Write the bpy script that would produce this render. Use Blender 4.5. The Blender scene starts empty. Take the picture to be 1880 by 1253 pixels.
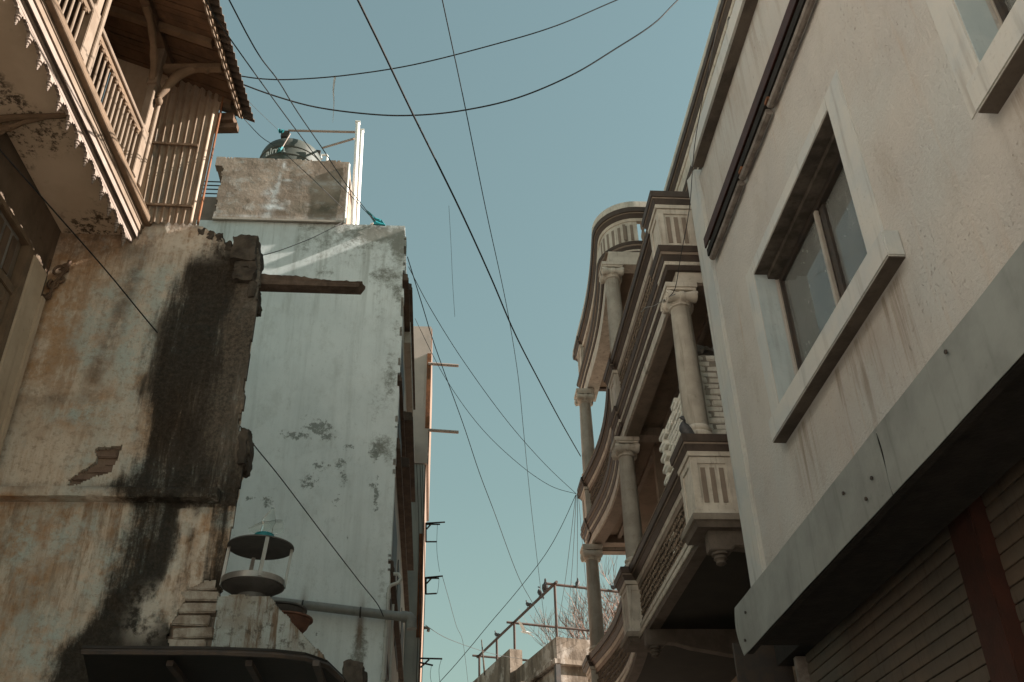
import bpy, bmesh, math, random
import numpy as np
from mathutils import Vector, Matrix

random.seed(7)
SC = bpy.context.scene
COL = SC.collection

# ------------------------------------------------------------------ camera
# world axes expressed in camera axes (right, down, forward); x = across the
# lane, y = along the lane, z = up.  35 mm lens, pitched up about 33 degrees.
R = np.array([[0.99743591, 0.02058639, 0.06854052],
              [-0.06856712, 0.54921256, 0.832865],
              [-0.02049763, -0.83542909, 0.54921588]])
EYE = np.array([0.0, 0.0, 1.6])
FPX, PPX, PPY = 1822.0, 940.0, 626.5
cam_d = bpy.data.cameras.new('camera')
cam_d.sensor_width = 36.0
cam_d.lens = FPX / 1880.0 * 36.0
cam_d.clip_start = 0.05
cam_d.clip_end = 2000.0
cam = bpy.data.objects.new('camera', cam_d)
COL.objects.link(cam)
cam.matrix_world = Matrix(((R[0, 0], -R[0, 1], -R[0, 2], EYE[0]),
                           (R[1, 0], -R[1, 1], -R[1, 2], EYE[1]),
                           (R[2, 0], -R[2, 1], -R[2, 2], EYE[2]),
                           (0, 0, 0, 1)))
SC.camera = cam

# ------------------------------------------------------------------ sky + sun
SUN_EL = math.radians(26.9)
SUN_AZ = math.radians(94.5)          # from +y (down the lane) towards +x
world = bpy.data.worlds.new('World')
SC.world = world
world.use_nodes = True
wn = world.node_tree
wn.nodes.clear()
sky = wn.nodes.new('ShaderNodeTexSky')
sky.sky_type = 'NISHITA'
sky.sun_disc = False
sky.sun_elevation = SUN_EL
sky.sun_rotation = SUN_AZ
sky.air_density = 2.5
sky.dust_density = 1.0
sky.ozone_density = 1.0
tint = wn.nodes.new('ShaderNodeMix')
tint.data_type = 'RGBA'
tint.blend_type = 'MULTIPLY'
tint.inputs[0].default_value = 1.0
tint.inputs[7].default_value = (0.685, 0.915, 0.92, 1.0)   # colour balance of the whole sky
hs = wn.nodes.new('ShaderNodeHueSaturation')
hs.inputs['Saturation'].default_value = 0.5
bg = wn.nodes.new('ShaderNodeBackground')
bg.inputs['Strength'].default_value = 0.05
wo = wn.nodes.new('ShaderNodeOutputWorld')
gm = wn.nodes.new('ShaderNodeGamma')
gm.inputs['Gamma'].default_value = 0.85
wn.links.new(sky.outputs[0], hs.inputs['Color'])
wn.links.new(hs.outputs[0], gm.inputs['Color'])
wn.links.new(gm.outputs[0], tint.inputs[6])
wn.links.new(tint.outputs[2], bg.inputs['Color'])
wn.links.new(bg.outputs[0], wo.inputs['Surface'])

sun_d = bpy.data.lights.new('sun', 'SUN')
sun_d.energy = 4.5
sun_d.angle = math.radians(0.5)
sun_d.color = (1.0, 0.93, 0.85)
sun = bpy.data.objects.new('sun', sun_d)
COL.objects.link(sun)
sdir = Vector((math.sin(SUN_AZ) * math.cos(SUN_EL), math.cos(SUN_AZ) * math.cos(SUN_EL), math.sin(SUN_EL)))
sun.rotation_euler = sdir.to_track_quat('Z', 'Y').to_euler()
sun.location = (30, -4, 25)

SC.view_settings.view_transform = 'Standard'
SC.view_settings.look = 'None'
SC.view_settings.gamma = 1.0
SC.view_settings.use_curve_mapping = False
SC.view_settings.exposure = 1.7
SC.cycles.max_bounces = 8
SC.cycles.diffuse_bounces = 5


# ------------------------------------------------------------------ surveying
# a sight line measured on the photograph, met with a real plane of the place
def ray(px, py):
    return R @ np.array([px - PPX, py - PPY, FPX]) / FPX


def PX(px, py, x):
    d = ray(px, py)
    return EYE + d * (x / d[0])


def PY(px, py, y):
    d = ray(px, py)
    return EYE + d * (y / d[1])


def PZ(px, py, z):
    d = ray(px, py)
    return EYE + d * ((z - 1.6) / d[2])


def PP(px, py, p, n):
    d = ray(px, py)
    n = np.array(n, float)
    return EYE + d * (np.dot(np.array(p, float) - EYE, n) / np.dot(d, n))


# ------------------------------------------------------------------ numpy noise
def _h(ix, iy, seed):
    v = np.sin(ix * 127.1 + iy * 311.7 + seed * 74.7) * 43758.5453
    return v - np.floor(v)


def vnoise(x, y, seed=0):
    ix, iy = np.floor(x), np.floor(y)
    fx, fy = x - ix, y - iy
    fx = fx * fx * (3 - 2 * fx)
    fy = fy * fy * (3 - 2 * fy)
    a = _h(ix, iy, seed); b = _h(ix + 1, iy, seed)
    c = _h(ix, iy + 1, seed); d = _h(ix + 1, iy + 1, seed)
    return (a * (1 - fx) + b * fx) * (1 - fy) + (c * (1 - fx) + d * fx) * fy


def fbm(x, y, seed=0, octv=4):
    t = np.zeros_like(x, dtype=float)
    amp, tot = 0.5, 0.0
    for i in range(octv):
        t = t + amp * vnoise(x * 2 ** i, y * 2 ** i, seed + i * 13)
        tot += amp
        amp *= 0.5
    return t / tot


def sstep(a, b, x):
    t = np.clip((x - a) / (b - a), 0, 1)
    return t * t * (3 - 2 * t)


def inpoly(u, v, poly):
    r = np.zeros(u.shape, bool)
    n = len(poly)
    for i in range(n):
        x1, y1 = poly[i]
        x2, y2 = poly[(i + 1) % n]
        if y1 == y2:
            continue
        c = ((y1 > v) != (y2 > v)) & (u < (x2 - x1) * (v - y1) / (y2 - y1) + x1)
        r ^= c
    return r


# ------------------------------------------------------------------ objects
ORG = {}


def _props(o, label=None, cat=None, group=None, kind=None):
    if label:
        o['label'] = label
    if cat:
        o['category'] = cat
    if group:
        o['group'] = group
    if kind:
        o['kind'] = kind
    return o


def thing(name, label, cat, loc=(0, 0, 0), group=None):
    o = bpy.data.objects.new(name, None)
    o.empty_display_size = 0.2
    COL.objects.link(o)
    o.location = loc
    ORG[o.name] = np.array(loc, float)
    return _props(o, label, cat, group)


class MB:
    def __init__(self):
        self.v = []
        self.f = []

    def add(self, vs, fs):
        n = len(self.v)
        self.v += [tuple(map(float, p)) for p in vs]
        self.f += [tuple(i + n for i in q) for q in fs]
        return self

    def box(self, a, b):
        x0, y0, z0 = [min(a[i], b[i]) for i in range(3)]
        x1, y1, z1 = [max(a[i], b[i]) for i in range(3)]
        return self.add([(x0, y0, z0), (x1, y0, z0), (x1, y1, z0), (x0, y1, z0),
                         (x0, y0, z1), (x1, y0, z1), (x1, y1, z1), (x0, y1, z1)],
                        [(0, 3, 2, 1), (4, 5, 6, 7), (0, 1, 5, 4), (1, 2, 6, 5), (2, 3, 7, 6), (3, 0, 4, 7)])

    def obox(self, c, ex, ey, ez):
        c, ex, ey, ez = [np.array(q, float) for q in (c, ex, ey, ez)]
        vs = [c + sx * ex + sy * ey + sz * ez for sz in (-1, 1) for sx, sy in ((-1, -1), (1, -1), (1, 1), (-1, 1))]
        fs = [(0, 3, 2, 1), (4, 5, 6, 7), (0, 1, 5, 4), (1, 2, 6, 5), (2, 3, 7, 6), (3, 0, 4, 7)]
        if np.dot(np.cross(ex, ey), ez) < 0:
            fs = [tuple(reversed(q)) for q in fs]
        return self.add(vs, fs)

    def prism(self, poly, ext):
        poly = [np.array(p, float) for p in poly]
        ext = np.array(ext, float)
        n = len(poly)
        vs = poly + [p + ext for p in poly]
        fs = [tuple(range(n))[::-1], tuple(range(n, 2 * n))]
        for i in range(n):
            j = (i + 1) % n
            fs.append((i, j, j + n, i + n))
        return self.add(vs, fs)

    def tube(self, pts, r, n=8, cap=True, flat=1.0):
        pts = [np.array(p, float) for p in pts]
        m = len(pts)
        rr = r if isinstance(r, (list, tuple, np.ndarray)) else [r] * m
        vs, fs = [], []
        up = None
        for i, p in enumerate(pts):
            t = pts[min(i + 1, m - 1)] - pts[max(i - 1, 0)]
            t /= max(np.linalg.norm(t), 1e-9)
            if up is None:
                up = np.array([0, 0, 1.0]) if abs(t[2]) < 0.9 else np.array([0, 1.0, 0])
            s = np.cross(t, up)
            s /= max(np.linalg.norm(s), 1e-9)
            up = np.cross(s, t)
            for k in range(n):
                a = 2 * math.pi * k / n
                vs.append(p + rr[i] * (math.cos(a) * s + flat * math.sin(a) * up))
        for i in range(m - 1):
            for k in range(n):
                k2 = (k + 1) % n
                fs.append((i * n + k, i * n + k2, (i + 1) * n + k2, (i + 1) * n + k))
        if cap:
            fs.append(tuple(range(n))[::-1])
            fs.append(tuple((m - 1) * n + k for k in range(n)))
        return self.add(vs, fs)

    def lathe(self, prof, base, axis=(0, 0, 1), n=16, cap=True):
        ax = np.array(axis, float)
        ax /= np.linalg.norm(ax)
        e1 = np.cross(ax, [0, 1, 0] if abs(ax[1]) < 0.9 else [1, 0, 0])
        e1 /= np.linalg.norm(e1)
        e2 = np.cross(ax, e1)
        base = np.array(base, float)
        vs, fs = [], []
        m = len(prof)
        for r, h in prof:
            for k in range(n):
                a = 2 * math.pi * k / n
                vs.append(base + ax * h + r * (math.cos(a) * e1 + math.sin(a) * e2))
        for i in range(m - 1):
            for k in range(n):
                k2 = (k + 1) % n
                fs.append((i * n + k, i * n + k2, (i + 1) * n + k2, (i + 1) * n + k))
        if cap:
            fs.append(tuple(range(n))[::-1])
            fs.append(tuple((m - 1) * n + k for k in range(n)))
        return self.add(vs, fs)

    def sweep(self, path, prof, close_prof=True):
        # path in plan; profile of (distance to the left of the path, height)
        P = [np.array(p[:2], float) for p in path]
        m, n = len(P), len(prof)
        vs, fs = [], []
        for i in range(m):
            d1 = P[i] - P[i - 1] if i else P[1] - P[0]
            d2 = P[i + 1] - P[i] if i < m - 1 else P[-1] - P[-2]
            d1 = d1 / np.linalg.norm(d1)
            d2 = d2 / np.linalg.norm(d2)
            n1 = np.array([-d1[1], d1[0]])
            n2 = np.array([-d2[1], d2[0]])
            mm = n1 + n2
            mm = mm / max(np.dot(mm, n1), 1e-6)
            for d, z in prof:
                q = P[i] + mm * d
                vs.append((q[0], q[1], z))
        kk = n if close_prof else n - 1
        for i in range(m - 1):
            for k in range(kk):
                k2 = (k + 1) % n
                fs.append((i * n + k, (i + 1) * n + k, (i + 1) * n + k2, i * n + k2))
        if close_prof:
            fs.append(tuple(range(n)))
            fs.append(tuple((m - 1) * n + k for k in range(n))[::-1])
        return self.add(vs, fs)

    def mesh(self, name, org=(0, 0, 0), smooth=False, ang=40, bevel=0.0):
        me = bpy.data.meshes.new(name)
        o = np.array(org, float)
        me.from_pydata([tuple(np.array(p) - o) for p in self.v], [], self.f)
        bm = bmesh.new()
        bm.from_mesh(me)
        bmesh.ops.recalc_face_normals(bm, faces=bm.faces)
        if bevel > 0:
            es = [e for e in bm.edges if len(e.link_faces) == 2 and e.calc_face_angle(0) > 0.6]
            bmesh.ops.bevel(bm, geom=es, offset=bevel, segments=2, affect='EDGES', clamp_overlap=True)
        bm.to_mesh(me)
        bm.free()
        if smooth:
            me.shade_smooth()
            me.set_sharp_from_angle(angle=math.radians(ang))
        return me

    def build(self, name, mat, parent=None, smooth=False, base=None, ang=40, bevel=0.0, **kw):
        if parent is not None:
            org = ORG[parent.name]
        elif base is not None:
            org = np.array(base, float)
        else:
            a = np.array(self.v)
            org = np.array([(a[:, 0].min() + a[:, 0].max()) / 2, (a[:, 1].min() + a[:, 1].max()) / 2, a[:, 2].min()])
        me = self.mesh(name, org, smooth, ang, bevel)
        return link(name, me, mat, parent, org, **kw)


def link(name, me, mat, parent=None, org=None, **kw):
    if mat is not None and not me.materials:
        me.materials.append(mat)
    o = bpy.data.objects.new(name, me)
    COL.objects.link(o)
    if parent is not None:
        o.parent = parent
        ORG[o.name] = ORG[parent.name]
    else:
        o.location = org
        ORG[o.name] = np.array(org, float)
    return _props(o, **kw)


def place(name, me, parent, loc, rot=None, scale=None, **kw):
    # one more piece that shares its mesh; loc in world coordinates
    o = bpy.data.objects.new(name, me)
    COL.objects.link(o)
    if parent is not None:
        o.parent = parent
        o.location = np.array(loc, float) - ORG[parent.name]
    else:
        o.location = loc
    if rot is not None:
        o.rotation_euler = rot
    if scale is not None:
        o.scale = scale
    ORG[o.name] = np.array(loc, float)
    return _props(o, **kw)


def gridwall(name, outer, holes, p0, e1, e2, nrm, cell, thick, amp, mat, parent, masks=None, edge=0.02, seed=1, rough=6.0):
    """A sheet of plaster as real relief: ragged outline, ragged losses, uneven face.
    outer / holes are polygons in (u, v) along e1 / e2 from p0; nrm points outward."""
    us = [p[0] for p in outer]
    vs_ = [p[1] for p in outer]
    u0, u1, v0, v1 = min(us), max(us), min(vs_), max(vs_)
    nu, nv = int((u1 - u0) / cell) + 2, int((v1 - v0) / cell) + 2
    U, V = np.meshgrid(u0 + (np.arange(nu) - 0.0) * cell, v0 + (np.arange(nv)) * cell, indexing='ij')
    cu, cv = U + cell / 2, V + cell / 2
    ju = (fbm(cu * 9, cv * 9, seed) - 0.5) * 2 * edge + (fbm(cu * 40, cv * 40, seed + 3) - .5) * edge
    jv = (fbm(cu * 9, cv * 9, seed + 50) - 0.5) * 2 * edge + (fbm(cu * 40, cv * 40, seed + 53) - .5) * edge
    keep = inpoly(cu + ju, cv + jv, outer)
    for h in holes:
        keep &= ~inpoly(cu + ju * 1.3, cv + jv * 1.3, h)
    keep[-1, :] = False
    keep[:, -1] = False
    idx = -np.ones(U.shape, int)
    ii, jj = np.nonzero(keep)
    used = np.zeros(U.shape, bool)
    for a, b in ((0, 0), (1, 0), (1, 1), (0, 1)):
        used[ii + a, jj + b] = True
    idx[used] = np.arange(used.sum())
    uu, vv = U[used], V[used]
    h = (fbm(uu * rough, vv * rough, seed + 7, 5) - 0.5) * 2 * amp
    p0, e1, e2, nrm = [np.array(q, float) for q in (p0, e1, e2, nrm)]
    org = ORG[parent.name]
    pts = p0 + uu[:, None] * e1 + vv[:, None] * e2 + h[:, None] * nrm - org
    faces = np.stack([idx[ii, jj], idx[ii + 1, jj], idx[ii + 1, jj + 1], idx[ii, jj + 1]], 1)
    flip = np.dot(np.cross(e1, e2), nrm) < 0
    if flip:
        faces = faces[:, ::-1]
    n = len(pts)
    # rim: boundary edges pulled back by the thickness
    e = np.concatenate([faces[:, [k, (k + 1) % 4]] for k in range(4)])
    key = np.sort(e, 1)
    kk = key[:, 0].astype(np.int64) * n + key[:, 1]
    _, inv, cnt = np.unique(kk, return_inverse=True, return_counts=True)
    be = e[cnt[inv] == 1]
    bv = np.unique(be)
    mp = -np.ones(n, int)
    mp[bv] = n + np.arange(len(bv))
    back = pts[bv] - (thick + h[bv])[:, None] * nrm
    rim = np.stack([be[:, 1], be[:, 0], mp[be[:, 0]], mp[be[:, 1]]], 1)
    allp = np.concatenate([pts, back])
    allf = np.concatenate([faces, rim])
    me = bpy.data.meshes.new(name)
    me.from_pydata(allp.tolist(), [], allf.tolist())
    if masks:
        for k, arr in masks(uu, vv).items():
            at = me.attributes.new(k, 'FLOAT', 'POINT')
            at.data.foreach_set('value', np.concatenate([arr, arr[np.searchsorted(np.arange(n), bv)]]).astype(np.float32))
    me.shade_smooth()
    me.set_sharp_from_angle(angle=math.radians(50))
    return link(name, me, mat, parent)


# ------------------------------------------------------------------ materials
class NT:
    def __init__(self, name):
        self.m = bpy.data.materials.new(name)
        self.m.use_nodes = True
        self.t = self.m.node_tree
        self.t.nodes.clear()
        self.out = self.t.nodes.new('ShaderNodeOutputMaterial')
        self.b = self.t.nodes.new('ShaderNodeBsdfPrincipled')
        self.t.links.new(self.b.outputs[0], self.out.inputs[0])
        self.g = self.t.nodes.new('ShaderNodeNewGeometry')
        self.pos = self.g.outputs['Position']

    def s(self, sock, v):
        if isinstance(v, bpy.types.NodeSocket):
            self.t.links.new(v, sock)
        elif isinstance(v, (tuple, list)) and len(v) == 3 and sock.type == 'RGBA':
            sock.default_value = (*v, 1)
        else:
            sock.default_value = v

    def map(self, scale, loc=(0, 0, 0), rot=(0, 0, 0), vec=None):
        n = self.t.nodes.new('ShaderNodeMapping')
        self.s(n.inputs['Vector'], vec or self.pos)
        n.inputs['Scale'].default_value = scale
        n.inputs['Location'].default_value = loc
        n.inputs['Rotation'].default_value = rot
        return n.outputs[0]

    def noise(self, scale, detail=4, rough=0.55, vec=None, dist=0.0):
        n = self.t.nodes.new('ShaderNodeTexNoise')
        self.s(n.inputs['Vector'], vec or self.pos)
        n.inputs['Scale'].default_value = scale
        n.inputs['Detail'].default_value = detail
        n.inputs['Roughness'].default_value = rough
        n.inputs['Distortion'].default_value = dist
        return n.outputs['Fac']

    def voro(self, scale, vec=None, feature='F1'):
        n = self.t.nodes.new('ShaderNodeTexVoronoi')
        n.feature = feature
        self.s(n.inputs['Vector'], vec or self.pos)
        n.inputs['Scale'].default_value = scale
        return n.outputs['Distance']

    def ramp(self, f, a, b):
        n = self.t.nodes.new('ShaderNodeMapRange')
        n.interpolation_type = 'SMOOTHSTEP'
        self.s(n.inputs['Value'], f)
        n.inputs['From Min'].default_value = a
        n.inputs['From Max'].default_value = b
        return n.outputs[0]

    def math(self, op, a, b=0.0):
        n = self.t.nodes.new('ShaderNodeMath')
        n.operation = op
        self.s(n.inputs[0], a)
        self.s(n.inputs[1], b)
        return n.outputs[0]

    def mix(self, f, a, b, blend='MIX'):
        n = self.t.nodes.new('ShaderNodeMix')
        n.data_type = 'RGBA'
        n.blend_type = blend
        self.s(n.inputs[0], f)
        self.s(n.inputs[6], a)
        self.s(n.inputs[7], b)
        return n.outputs[2]

    def attr(self, name):
        n = self.t.nodes.new('ShaderNodeAttribute')
        n.attribute_name = name
        return n.outputs['Fac']

    def rnd(self):
        n = self.t.nodes.new('ShaderNodeObjectInfo')
        return n.outputs['Random']

    def bump(self, h, strength=0.5, dist=0.01):
        n = self.t.nodes.new('ShaderNodeBump')
        n.inputs['Strength'].default_value = strength
        n.inputs['Distance'].default_value = dist
        self.s(n.inputs['Height'], h)
        self.t.links.new(n.outputs[0], self.b.inputs['Normal'])

    def fin(self, col, rough=0.85, metal=0.0, spec=0.3):
        self.s(self.b.inputs['Base Color'], col)
        self.s(self.b.inputs['Roughness'], rough)
        self.s(self.b.inputs['Metallic'], metal)
        self.b.inputs['Specular IOR Level'].default_value = spec
        return self.m


def paint(name, c, c2=None, dirt=(0.12, 0.09, 0.06), dirt_amt=0.35, scale=5.0, bump=0.25, rough=0.7, fine=60, metal=0.0, streak=0.3, spec=0.3):
    """weathered paint or render: blotches, rain streaks, grime specks and a little relief"""
    n = NT(name)
    c2 = c2 or tuple(q * 0.8 for q in c)
    col = n.mix(n.ramp(n.noise(scale, 5, 0.6), 0.35, 0.68), c, c2)
    st = n.noise(1.0, 4, 0.6, n.map((scale * 4, scale * 4, scale * 0.35)))
    col = n.mix(n.math('MULTIPLY', n.ramp(st, 0.52, 0.75), streak), col, dirt)
    sp = n.noise(fine * 0.5, 6, 0.7)
    big = n.ramp(n.noise(scale * 0.6, 3, 0.5), 0.4, 0.7)
    col = n.mix(n.math('MULTIPLY', n.math('MULTIPLY', n.ramp(sp, 0.55, 0.72), big), dirt_amt), col, dirt)
    n.bump(n.noise(fine, 5, 0.6), bump, 0.006)
    return n.fin(col, rough, metal, spec)


# ================================================================== materials used
def mat_roughcast():
    n = NT('rough plaster')
    c = n.mix(n.ramp(n.noise(1.3, 4, 0.55), 0.3, 0.7), (0.475, 0.44, 0.40), (0.42, 0.39, 0.36))
    c = n.mix(n.math('MULTIPLY', n.ramp(n.noise(0.9, 4, 0.6, n.map((1, 1, 1), (7, 3, 1))), 0.48, 0.7), 0.55), c, (0.44, 0.455, 0.44))
    st = n.noise(1.0, 5, 0.65, n.map((7, 7, 0.6)))
    c = n.mix(n.math('MULTIPLY', n.ramp(st, 0.55, 0.8), 0.45), c, (0.42, 0.26, 0.14))
    pits = n.noise(48, 5, 0.6, n.map((1, 1, 0.7)))
    pz = n.ramp(n.noise(1.8, 4, 0.6, n.map((1, 1, 1), (2, 9, 4))), 0.44, 0.66)
    pm = n.math('MULTIPLY', n.ramp(pits, 0.58, 0.74), pz)
    c = n.mix(n.math('MULTIPLY', pm, 0.5), c, (0.22, 0.165, 0.125))
    # soft damp clouds and rain runs below the two sills
    c = n.mix(n.math('MULTIPLY', n.ramp(n.noise(2.4, 7, 0.7, n.map((1, 1, 0.6), (1, 4, 7))), 0.50, 0.70), 0.40), c, (0.33, 0.28, 0.23))
    sx = n.t.nodes.new('ShaderNodeSeparateXYZ')
    n.t.links.new(n.pos, sx.inputs[0])
    below = n.math('MULTIPLY', n.ramp(sx.outputs['Z'], 5.04, 5.0), n.ramp(sx.outputs['Z'], 4.1, 4.9))
    yy_ = n.math('MULTIPLY', n.ramp(sx.outputs['Y'], 4.1, 4.5), n.ramp(sx.outputs['Y'], 6.6, 6.2))
    y2_ = n.math('MULTIPLY', n.ramp(sx.outputs['Y'], 0.8, 1.2), n.ramp(sx.outputs['Y'], 3.3, 2.9))
    run = n.ramp(n.noise(1.0, 5, 0.7, n.map((1, 9, 0.55))), 0.46, 0.66)
    rm = n.math('MULTIPLY', n.math('MULTIPLY', n.math('ADD', yy_, y2_), below), n.math('ADD', n.math('MULTIPLY', run, .75), .18))
    c = n.mix(n.math('MULTIPLY', rm, 0.85), c, (0.19, 0.145, 0.105))
    # grime washed down from the coping and along the foot of the wall
    tp = n.math('MULTIPLY', n.ramp(sx.outputs['Z'], 7.6, 8.6), run)
    c = n.mix(n.math('MULTIPLY', tp, 0.5), c, (0.26, 0.21, 0.165))
    ft = n.math('MULTIPLY', n.ramp(sx.outputs['Z'], 4.5, 3.9), n.ramp(n.noise(5, 7, .7), .45, .6))
    c = n.mix(n.math('MULTIPLY', ft, 0.55), c, (0.20, 0.165, 0.13))
    fine = n.noise(130, 4, 0.6)
    h = n.math('SUBTRACT', n.math('ADD', n.math('MULTIPLY', n.noise(38, 4, 0.6), 0.8), n.math('MULTIPLY', fine, 0.3)), n.math('MULTIPLY', pm, 0.7))
    n.bump(h, 0.75, 0.012)
    return n.fin(c, 0.92, 0, 0.15)


M = {}
M['rough'] = mat_roughcast()
M['smooth'] = paint('smooth plaster trim', (0.50, 0.48, 0.44), (0.43, 0.44, 0.43), (0.17, 0.13, 0.10), 0.35, 3.0, 0.2, 0.85, 70, streak=0.35)
M['reveal'] = paint('blue grey reveal plaster', (0.42, 0.46, 0.46), (0.36, 0.41, 0.42), (0.16, 0.14, 0.12), 0.35, 4.0, 0.2, 0.85, 60, streak=0.25)
M['soot'] = paint('peeling black lintel', (0.012, 0.010, 0.008), (0.022, 0.018, 0.015), (0.02, 0.016, 0.012), 0.5, 7.0, 0.6, 0.9, 40)  # near black for hood boards, shutter backing and the painted channel shade
M['headsoot'] = paint('flaking dark lintel', (0.06, 0.048, 0.038), (0.13, 0.105, 0.085), (0.02, 0.016, 0.012), 0.6, 6.0, 0.7, 0.9, 40)
M['underside'] = paint('stained slab underside', (0.13, 0.105, 0.085), (0.075, 0.06, 0.05), (0.04, 0.03, 0.02), 0.5, 4.0, 0.5, 0.9, 40)  # shade under coping and sills, put into the colour
M['redoxide'] = paint('red oxide paint', (0.05, 0.017, 0.011), (0.032, 0.013, 0.009), (0.03, 0.018, 0.012), 0.6, 7.0, 0.35, 0.6, 50)
M['conduit'] = paint('dusty grey conduit', (0.22, 0.19, 0.165), (0.12, 0.10, 0.085), (0.04, 0.03, 0.025), 0.6, 9.0, 0.3, 0.7, 40)
M['zinc'] = paint('dull galvanised sheet', (0.275, 0.285, 0.265), (0.215, 0.222, 0.207), (0.09, 0.10, 0.085), 0.45, 3.2, 0.12, 0.48, 45, metal=0.25, streak=0.35)
M['darkmetal'] = paint('dark iron', (0.035, 0.03, 0.027), (0.055, 0.04, 0.03), (0.10, 0.05, 0.03), 0.4, 8.0, 0.3, 0.6, 50)
M['rust'] = paint('rusty steel', (0.22, 0.085, 0.035), (0.12, 0.05, 0.025), (0.05, 0.025, 0.015), 0.5, 9.0, 0.4, 0.85, 60)
M['alu'] = paint('anodised frame strip', (0.42, 0.37, 0.32), (0.34, 0.3, 0.26), (0.1, 0.08, 0.06), 0.3, 8, 0.1, 0.45, 60, metal=0.3)
M['shadowy'] = paint('bare concrete inside', (0.16, 0.13, 0.11), (0.11, 0.09, 0.075), scale=3)  # plain dark concrete for roof, floor and inner walls
M['sackcloth'] = paint('pale sack cloth', (0.62, 0.58, 0.52), (0.5, 0.47, 0.42), scale=9, bump=0.5, fine=25)


def mat_slat():
    n = NT('rolling shutter steel')
    rn = n.rnd()
    c = n.mix(n.ramp(n.noise(2.2, 4, 0.6), 0.35, 0.65), (0.135, 0.102, 0.075), (0.105, 0.09, 0.072))
    c = n.mix(n.math('MULTIPLY', rn, 0.35), c, (0.125, 0.078, 0.052))
    c = n.mix(n.math('MULTIPLY', n.ramp(n.noise(1.0, 5, 0.7, n.map((30, 30, 2.2))), 0.5, 0.72), 0.55), c, (0.045, 0.03, 0.02))
    c = n.mix(n.ramp(n.noise(1.0, 3, 0.6, n.map((42, 42, 6.0))), 0.735, 0.77), c, (0.34, 0.32, 0.28))
    n.bump(n.noise(70, 4, 0.6), 0.25, 0.004)
    return n.fin(c, 0.62, 0.1, 0.35)


M['slat'] = mat_slat()


def mat_glass():
    n = NT('window glass')
    t = n.t
    tr = t.nodes.new('ShaderNodeBsdfTransparent')
    tr.inputs[0].default_value = (0.62, 0.64, 0.62, 1)
    gl = t.nodes.new('ShaderNodeBsdfGlossy')
    gl.inputs['Roughness'].default_value = 0.02
    fr = t.nodes.new('ShaderNodeFresnel')
    fr.inputs['IOR'].default_value = 1.45
    mx = t.nodes.new('ShaderNodeMixShader')
    dirt = t.nodes.new('ShaderNodeBsdfDiffuse')
    dirt.inputs[0].default_value = (0.40, 0.40, 0.375, 1)  # flat grey layer standing in for reflections of the houses opposite
    m2 = t.nodes.new('ShaderNodeMixShader')
    t.links.new(n.math('ADD', n.math('MULTIPLY', fr.outputs[0], 1.0), 0.03), mx.inputs[0])
    t.links.new(tr.outputs[0], mx.inputs[1])
    t.links.new(gl.outputs[0], mx.inputs[2])
    sp = n.math('MULTIPLY', n.ramp(n.noise(1.0, 3, 0.6, n.map((40, 40, 11))), 0.69, 0.73), 0.9)
    n.t.links.new(n.math('ADD', sp, n.math('ADD', n.math('MULTIPLY', n.ramp(n.noise(9, 7, 0.7, n.map((1, 1, .5))), 0.40, 0.75), 0.14), 0.24)), m2.inputs[0])
    t.links.new(mx.outputs[0], m2.inputs[1])
    t.links.new(dirt.outputs[0], m2.inputs[2])
    t.links.new(m2.outputs[0], n.out.inputs[0])
    return n.m


M['glass'] = mat_glass()

# ================================================================== ground
def mat_road():
    n = NT('dusty lane paving')
    c = n.mix(n.ramp(n.noise(0.8, 5, 0.6), 0.35, 0.65), (0.43, 0.38, 0.325), (0.34, 0.30, 0.255))
    n.bump(n.noise(25, 5, 0.6), 0.4, 0.02)
    return n.fin(c, 0.95, 0, 0.1)


mb = MB()
mb.add([(-600, -600, 0), (600, -600, 0), (600, 600, 0), (-600, 600, 0)], [(0, 1, 2, 3)])
mb.build('ground', mat_road(), base=(0, 0, 0), kind='structure')

# ================================================================== plain building on the right
XW = 2.6
wb = thing('plain_building', 'cream roughcast building on the right with a deep window and rolling shutters', 'building', (XW, 7.77, 0))
W1 = (4.66, 6.53, 5.22, 6.63)
W2 = (1.25, 3.16, 5.22, 6.63)
TOPZ = 8.62
mb = MB()
T = 0.26
yb = 0.3
for (y0, y1, z0, z1) in ((yb, 7.77, 4.02, W1[2]), (yb, 7.77, W1[3], TOPZ), (W1[1], 7.77, W1[2], W1[3]),
                         (W2[1], W1[0], W1[2], W1[3]), (yb, W2[0], W1[2], W1[3])):
    mb.box((XW, y0, z0), (XW + T, y1, z1))
mb.build('wall', M['rough'], wb)
mb = MB()
mb.box((XW + T + .002, 7.5, 0), (9, 7.77, TOPZ)).box((XW + T + .002, yb, 0), (9, yb + .3, TOPZ)).box((8.7, yb + .3, 0), (9, 7.5, TOPZ))
mb.build('side_wall', M['rough'], wb)  # back of the shell, put in to block the sun
MB().box((XW + T, yb, TOPZ - .22), (9, 7.7, TOPZ + .004)).build('roof', M['shadowy'], wb)  # unseen roof, put in to block the sun
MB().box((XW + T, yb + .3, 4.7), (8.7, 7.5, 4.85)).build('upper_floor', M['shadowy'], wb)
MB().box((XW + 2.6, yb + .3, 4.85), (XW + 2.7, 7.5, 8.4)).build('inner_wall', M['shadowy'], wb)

# corner pilaster with a worn, sloping head
mb = MB()
yq = 7.44
mb.prism([(XW - .035, 7.80, 4.02), (XW - .035, yq, 4.02), (XW - .035, yq, 8.30), (XW - .035, 7.52, 8.76), (XW - .035, 7.66, 8.80), (XW - .035, 7.80, 8.86)], (0.30, 0, 0))
mb.build('pilaster', M['smooth'], wb, bevel=0.012)
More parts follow.
